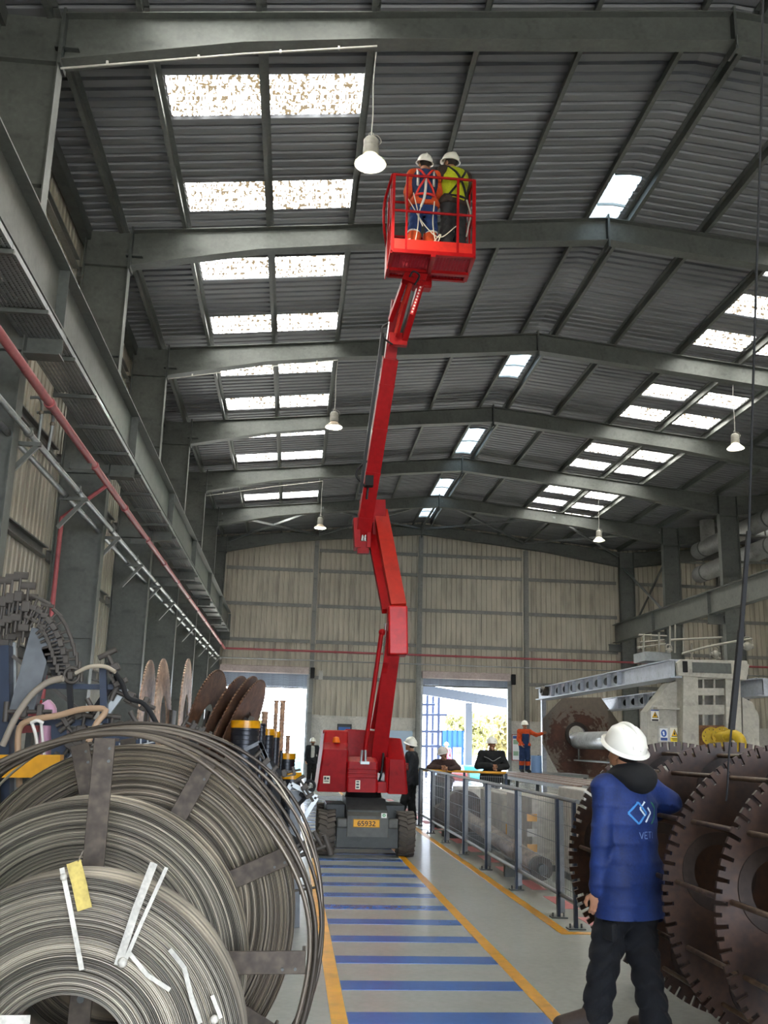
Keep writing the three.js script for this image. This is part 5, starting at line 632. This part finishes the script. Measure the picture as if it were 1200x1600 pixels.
  const tri = (x, cy) => { x.fillStyle = '#e8b412'; x.beginPath(); x.moveTo(64, cy - 46); x.lineTo(112, cy + 38); x.lineTo(16, cy + 38); x.fill(); x.strokeStyle = '#1c1a14'; x.lineWidth = 8; x.stroke(); x.fillStyle = '#1c1a14'; x.beginPath(); x.arc(64, cy + 8, 13, 0, 7); x.fill(); x.fillRect(58, cy - 20, 12, 20); };
  plate([[1029, 1159], [1029, 1135], [1064, 1135], [1064, 1159]], .03, -24.36, mats.white, 'sign_board');
  sign(1031, 1044, 1138, 1158, -24.34, (x) => { x.fillStyle = '#2b56a8'; x.beginPath(); x.arc(64, 62, 46, 0, 7); x.fill(); x.fillStyle = '#dfe6f2'; x.beginPath(); x.arc(58, 52, 16, 0, 7); x.fill(); x.fillRect(50, 62, 26, 26); x.fillStyle = '#2b4a8c'; x.fillRect(8, 118, 112, 36); }, '#dfe3e8'); sign(1047, 1061, 1137, 1159, -24.34, (x) => { tri(x, 62); x.fillStyle = '#e6c81c'; x.fillRect(0, 112, 128, 48); x.fillStyle = '#55480c'; x.fillRect(18, 124, 92, 8); x.fillRect(28, 140, 72, 6); }, '#e9e5d2'); sign(1017, 1030, 1109, 1127, -24.34, (x) => { tri(x, 72); x.fillStyle = '#2e4e96'; x.fillRect(0, 0, 128, 14); x.fillStyle = '#2a2a2a'; x.fillRect(10, 132, 108, 26); }, '#e8e6dd');
  // yellow flanged water pipe
  const ye = M('#d9b52a', .45, .05, { map: T.paint }), fl = (u, r, z) => { const c = P(u, 1151, z), q = ringPts(.05, 8).length; const hs = []; for (let k = 0; k < 10; k++) { const a = k / 10 * 2 * PI; hs.push(ringPts(.024, 8, cos(a) * r * .78, sin(a) * r * .78)); } const f = mesh('flange', at(poly(ringPts(r, 30), .08, .004, hs), 0, 0, -.04), ye, m); f.position.set(c[0], c[1], z); f.rotation.y = -.55; };
  fl(1112, .22, -23.5); fl(1129, .23, -23.2); { const a = P(1108, 1151, -23.8), b = P(1136, 1151, -22.9); mesh('yellow_pipe', [cyl([a[0], a[1], -23.8], [b[0], b[1], -22.9], .12, .12, 22), tube([[b[0], b[1], -22.95], [...P(1147, 1148, -22.7), -22.7], [...P(1156, 1155, -22.6), -22.6], [...P(1160, 1178, -22.6), -22.6], [...P(1160, 1210, -22.6), -22.6]], .125, 14, 40)], ye, m); }
  // pipes and rails on top
  const rail = M('#8d8a80', .5, .3), tp = (pp, r, z) => mesh('top_pipe', tube(pp.map(([u, v]) => V(...P(u, v, z), z)), r, 6), rail, m);
  tp([[1065, 1022], [1100, 1012], [1150, 1002], [1175, 998]], .035, -25); tp([[998, 992], [1042, 994]], .03, -27); tp([[1048, 1000], [1128, 996]], .035, -26); for (const [u, a, b] of [[1006, 990, 1036], [1030, 988, 1032], [1047, 978, 1022], [1055, 976, 1020], [1068, 980, 1020], [1110, 1005, 1030], [1081, 1005, 1030]]) tp([[u, a], [u, b]], .025, -26.5); tp([[995, 1012], [1040, 1006]], .03, -27); tp([[1000, 1004], [1038, 1000]], .03, -27); for (const [u, v, r] of [[1045, 1016, .07], [1118, 1022, .1], [1168, 1010, .12], [1122, 1029, .06]]) { const p = P(u, v, -25); mesh('valve', [ball(r, p[0], p[1], -25), cyl([p[0] - r * 1.3, p[1], -25], [p[0] + r * 1.3, p[1], -25], r * .5), torus(r * 1.1, .02, 16, 6).translate(p[0], p[1] + r, -25)], rail, m); }
  mesh('control_cabinet', span(...[P(1000, 1030, -26)[0], P(1040, 1030, -26)[0]], P(1000, 1034, -26)[1], P(1000, 1020, -26)[1], -26.5, -25.6), mats.galv, m);
}
// ---------- people on the ground ----------
{
  const dark = clothes('#20242b'), blk = clothes('#15171a'), blueCoat = clothes('#143478', { roughness: .7 });
  const diamond = (cx, cy, s, w) => poly([[cx, cy + s], [cx + s, cy], [cx, cy - s], [cx - s, cy]], .002, 0, [[[cx, cy + s - w], [cx + s - w, cy], [cx, cy - s + w], [cx - s + w, cy]].reverse()]);
  // tessellated flat letters and marks wrapped on the coat
  const fine = (pts, w) => { const g = []; for (let i = 0; i + 1 < pts.length; i++) { const [a, b] = [pts[i], pts[i + 1]], n = 6; for (let k = 0; k < n; k++) { const p = [mix(a[0], b[0], k / n), mix(a[1], b[1], k / n)], q = [mix(a[0], b[0], (k + 1) / n), mix(a[1], b[1], (k + 1) / n)], L = Math.hypot(q[0] - p[0], q[1] - p[1]), nx = -(q[1] - p[1]) / L * w / 2, ny = (q[0] - p[0]) / L * w / 2, f = new THREE.BufferGeometry(); f.setAttribute('position', new THREE.Float32BufferAttribute([p[0] + nx, p[1] + ny, 0, p[0] - nx, p[1] - ny, 0, q[0] - nx, q[1] - ny, 0, p[0] + nx, p[1] + ny, 0, q[0] - nx, q[1] - ny, 0, q[0] + nx, q[1] + ny, 0], 3)); f.setAttribute('uv', new THREE.Float32BufferAttribute(new Float32Array(12), 2)); f.computeVertexNormals(); g.push(f); } } return merge(g); };
  const dia = (cx, cy, s) => [[cx, cy + s], [cx + s, cy], [cx, cy - s], [cx - s, cy], [cx, cy + s]];
  const ly = 1.285, mx = (p) => p.map(([x, y]) => [-(x * 1.3 - .05), (y - ly) * 1.3 + ly]);
  const man = person('man in long blue padded coat and white helmet beside the toothed discs', [2.07, 0, -6.02], PI + .5, {
    fine: true, res: 84, top: blueCoat, topName: 'coat', quilt: .009, bulk: .93, hem: .68, trousers: clothes('#15181f'), wrinkle: .008, waist: .8, hood: clothes('#101010'), look: [0, .5, 1],
    joints: { head: [.02, 1.64, -.01], neck: [0, 1.48, -.02], sL: [.17, 1.42, .01], sR: [-.17, 1.42, -.01], eL: [.225, 1.13, -.0], wL: [.22, .83, .05], eR: [-.31, 1.34, -.08], wR: [-.31, 1.2, .18], kL: [.1, .5, .1], aL: [.1, .1, .2], tL: [.28, .05, .3], kR: [-.09, .5, .0], aR: [-.08, .1, -.1], tR: [-.12, .05, .08] },
    decals: [['emblem', fine(mx(dia(-.01, ly, .048)), .012), M('#3f86c9', .7)], ['emblem', fine(mx([[.03, ly + .05], [.0, ly + .02], [.03, ly - .012]]), .011), M('#c9d3da', .7)], ['emblem', fine(mx([[.03, ly - .04], [.068, ly - .0], [.048, ly + .024]]), .011), M('#c9d3da', .7)], ['emblem', fine(mx([[.075, ly + .048], [.105, ly + .02], [.1, ly - .02], [.07, ly - .048]]), .011), M('#2f6f55', .7)], ...[[[.0, 0], [.012, -.028], [.024, 0]], [[.05, 0], [.032, 0], [.032, -.028], [.05, -.028]], [[.032, -.014], [.046, -.014]], [[.056, 0], [.078, 0]], [[.067, 0], [.067, -.028]], [[.086, 0], [.086, -.028]]].map((p) => ['lettering', fine(mx(p.map(([x, y]) => [x, y + ly - .085])), .005), M('#6f86b4', .7)])],
  });
  mesh('pocket_flap', [rbox(.12, .1, .03, .01, .2, .62, -.02, 0, 1.3)], clothes('#171a20'), man);
  const mk = (label, u, v, z, o, turn) => { const p = o.onY !== undefined ? pz(u, v, z).setY(o.onY) : pz(u, v, z).setY(0); return person(label, p.toArray(), turn, { res: 44, ...o }); };
  const shirt = clothes('#d5d4cf');
  const a = mk('man in open black jacket and white shirt by the left doorway', 486, 1225, -40, { top: dark, trousers: blk, hem: .78, boots: mats.black, beard: true, joints: { eL: [.27, 1.13, -.02], wL: [.3, .88, .04] } }, .1); mesh('shirt_front', sdf((x, y, z) => Math.max(union([cap([0, .95, 0], [0, 1.3, 0], .16), ell([0, 1.3, 0], [.2, .22, .155])], .05)(x, y, z), Math.abs(x) - .075, -z, .85 - y), [-.1, .8, 0], [.1, 1.55, .2], 40), shirt, a);
  mk('man in dark work clothes standing behind the lift turret', 641, 1285, -21.3, { top: dark, trousers: blk, hem: .8, boots: mats.black, look: [-.3, .3, 1], joints: { kL: [.1, .5, .1], aL: [.15, .09, .22], tL: [.18, .04, .38], eR: [-.24, 1.14, .02], wR: [-.2, .95, .2] } }, PI + 1.2);
  mk('young man in brown hoodie and pale helmet leaning on the yellow rail', 693, 1262, -22.55, { top: clothes('#4a342e'), trousers: blk, hem: .82, boots: mats.black, helmetMat: M('#d6cec2', .4), look: [.35, -.05, 1], joints: { head: [-.03, 1.44, .24], neck: [-.02, 1.31, .16], chest: [0, 1.15, .08], pelvis: [0, .86, -.12], sL: [.18, 1.25, .14], sR: [-.2, 1.24, .14], eL: [.3, 1.14, .3], wL: [.08, 1.14, .42], eR: [-.34, 1.14, .3], wR: [-.1, 1.16, .4], hL: [.09, .84, -.12], hR: [-.09, .84, -.12], kL: [.1, .46, -.1], kR: [-.1, .46, -.1], aL: [.11, .09, -.2], aR: [-.11, .09, -.2], tL: [.13, .04, -.02], tR: [-.13, .04, -.02] } }, -.1);
  const c = mk('man in black overalls with clasped hands behind the yellow rail', 768, 1262, -22.7, { top: clothes('#1b1c1e'), trousers: blk, hem: .8, bulk: 1.12, boots: mats.black, scale: 1.04, joints: { eL: [.32, 1.16, .04], wL: [.06, 1.12, .24], eR: [-.32, 1.16, .04], wR: [-.04, 1.16, .25], sL: [.2, 1.42, 0], sR: [-.2, 1.42, 0] } }, 0); mesh('reflective_stripe', [tube([[-.19, 1.36, .1], [-.1, 1.32, .165], [0, 1.27, .175], [.1, 1.32, .165], [.19, 1.36, .1]], .008, 6)], M('#8d8d88', .5), c);
  const d = mk('worker in orange shirt and navy overalls reaching towards the octagonal plate', 820, 1208, -34.6, { onY: .775, top: hivisO, trousers: navy, hem: .9, boots: mats.black, look: [.2, 0, 1], joints: { eL: [.4, 1.3, .1], wL: [.62, 1.36, .16], eR: [-.24, 1.14, .04], wR: [-.18, .95, .2], kL: [.1, .5, .05], kR: [-.12, .5, .04] } }, .1); mesh('knee_band', [cyl([.1, .4, .04], [.11, .26, .02], .1, .098, 16, true), cyl([-.115, .4, .03], [-.115, .26, .01], .1, .098, 16, true)], hivisO, d); mesh('bib', sdf((x, y, z) => Math.max(union([cap([0, .95, 0], [0, 1.28, 0], .165, .16), ell([0, 1.25, 0], [.205, .2, .165])], .05)(x, y, z), Math.abs(x) - .13, y - 1.34, .9 - y), [-.2, .85, -.2], [.2, 1.4, .2], 36), navy, d);
  mk('worker in pink orange and blue overalls standing outside the doorway', 697, 1200, -54, { top: clothes('#d0637a'), trousers: clothes('#4f78c0'), hem: .9, boots: mats.black }, 0);
}
// ---------- the yard beyond the doors ----------
{
  const yard = tag(mesh('ground', span(-120, 140, -.3, -.12, ZB - .1, -160), M('#b9b6ae', .9, 0, { map: T.concrete }), scene), 'pale concrete yard outside the hall doors', 'ground', null, 'structure');
  tag(mesh('ground', [span(-120, 140, -.35, -.2, ZF + .35, 60)], M('#b9b6ae', .9, 0, { map: T.concrete }), scene), 'pale concrete yard behind the viewer', 'ground', null, 'structure');
  const Y = (u, v, z) => pz(u, v, z), sc = thing('scaffold', 'light steel scaffold tower standing in the yard', 'scaffold', [0, 0, 0]), pipe = M('#22304f', .5, .2); for (const [u, z] of [[668, -54], [686, -54], [677, -55.2], [657, -55]]) { const b = Y(u, 1078, z); mesh('standard', cyl([b.x, -.12, z], [b.x, b.y, z], .08), pipe, sc); } for (const [v, u0, u1] of [[1083, 650, 690], [1117, 650, 698], [1143, 650, 690], [1166, 650, 690], [1101, 650, 680]]) mesh('ledger', cyl(Y(u0, v, -54), Y(u1, v, -54), .075), pipe, sc);
  const ct = thing('blue_container', 'blue steel container standing in the yard', 'container', [0, 0, 0]), q0 = Y(690, 1141, -58), q1 = Y(724, 1200, -58); { const cm = M('#154a94', .5, .1), w = q1.x - q0.x; mesh('wall', strip(ribs(0, w, .3, .05), (u, dd, t) => [q0.x + u, -.12 + (q0.y + .12) * t, -58 + dd]), cm, ct); mesh('side', [span(q0.x, q0.x + .05, -.12, q0.y, -58, -63), span(q1.x - .05, q1.x, -.12, q0.y, -58, -63), span(q0.x, q1.x, q0.y - .05, q0.y, -58, -63)], cm, ct); mesh('door_panel', span(q0.x + w * .5, q0.x + w * .9, 0, q0.y * .62, -57.93, -57.9), mats.steel, ct); }
  const pc = Y(732, 1120, -52); const cn = thing('canopy', 'grey sloping canopy on a column outside the doorway', 'canopy', [0, 0, 0]); mesh('column', span(pc.x - .18, pc.x + .18, -.12, 3.85, -51.85, -52.15), M('#5f6878', .5, .2), cn); mesh('roof_beam', bar([3.2, 4.95, -52], [13, 3.7, -52], .5, .3, V(0, 0, 1)), M('#5f6878', .5, .2), cn); mesh('roof_panel', [at(poly([[3.2, 5.3], [13, 4.1], [13, 4.25], [3.2, 5.45]], 5), 0, 0, -52.2)], M('#8f99a8', .5, .2), cn);
  const rl = thing('pipe_roll', 'turquoise plastic sheet roll lying outside the doorway', 'roll', [0, 0, 0]), ra = Y(722, 1186, -50.5), rb = Y(768, 1186, -50.5); mesh('sheet_roll', cyl([ra.x, .28, -50.5], [rb.x, .28, -50.8], .4, .36, 20), M('#2f8ba3', .4), rl); mesh('core', cyl([ra.x - .05, .28, -50.48], [ra.x, .28, -50.5], .12), mats.white, rl);
  const rp = thing('red_drum_pipe', 'thick red pipe lying on the ground outside the doorway', 'pipe', [0, 0, 0]), pa = Y(698, 1195, -49.5), pb = Y(733, 1197, -49.5); mesh('barrel', cyl([pa.x, .1, -49.5], [pb.x, .1, -49.7], .22, .22, 18), mats.pipeRed, rp); mesh('end_ring', cyl([pb.x - .1, .1, -49.69], [pb.x + .02, .1, -49.7], .24, .24, 18), mats.darkSteel, rp);
  const tq = thing('plastic_bundle', 'turquoise plastic bundle standing outside the left doorway', 'bundle', [...Y(464, 1200, -50).setY(-.12).toArray()]); mesh('bundle', lathe([[0, 0], [.3, 0], [.34, .4], [.28, .9], [.16, 1.3], [0, 1.35]], 14), M('#86ccd6', .5), tq); mesh('tie', torus(.3, .03, 16, 6).rotateX(PI / 2).translate(0, .8, 0), mats.white, tq);
  // trees behind the yard
  const leafG = new THREE.PlaneGeometry(.42, .3), leafMs = ['#767e48', '#8e8e5a', '#98905f'].map((c) => new THREE.MeshPhysicalMaterial({ color: c, roughness: .9, transmission: .35, thickness: 0, side: THREE.DoubleSide }));
  [[7.4, -84, 4.2, 'broad yellow green tree behind the yard seen through the doorway'], [13.5, -76, 4.4, 'round olive tree beside the canopy column in the yard'], [17, -80, 4.6, 'pale yellow tree far behind the yard'], [-4, -80, 4.4, 'small green tree far out through the left doorway'], [22, -78, 4.6, 'tall olive tree at the edge of the yard']].forEach(([x, z, h, l], i) => {
    const t = thing('tree', l, 'tree', [x, -.12, z], 0, 'trees beyond the yard'); mesh('trunk', [cyl([0, 0, 0], [0, h * .5, 0], .2, .1, 10), cyl([0, h * .35, 0], [.8, h * .7, .2], .09, .04), cyl([0, h * .4, 0], [-.7, h * .75, -.2], .08, .04)], M('#6a5a48', .9), t);
    const n = 1500, im = new THREE.InstancedMesh(leafG, leafMs[i % 3], n), mm = new THREE.Matrix4(), e = new THREE.Euler(), qq = new THREE.Quaternion(), s = V(1, 1, 1); for (let k = 0; k < n; k++) { const a = rr(0, 2 * PI), v = rr(-1, 1), r = Math.cbrt(rnd()) * (.8 + .25 * sin(a * 3 + i) * cos(v * 4)); e.set(rr(0, 6), rr(0, 6), rr(0, 6)); mm.compose(V(cos(a) * Math.sqrt(1 - v * v) * r * h * .5, h * .62 + v * r * h * .42, sin(a) * Math.sqrt(1 - v * v) * r * h * .5), qq.setFromEuler(e), s); im.setMatrixAt(k, mm); } im.name = 'foliage'; im.castShadow = im.receiveShadow = true; im.userData.kind = 'stuff'; t.add(im);
  });
}
renderer.render(scene, camera);
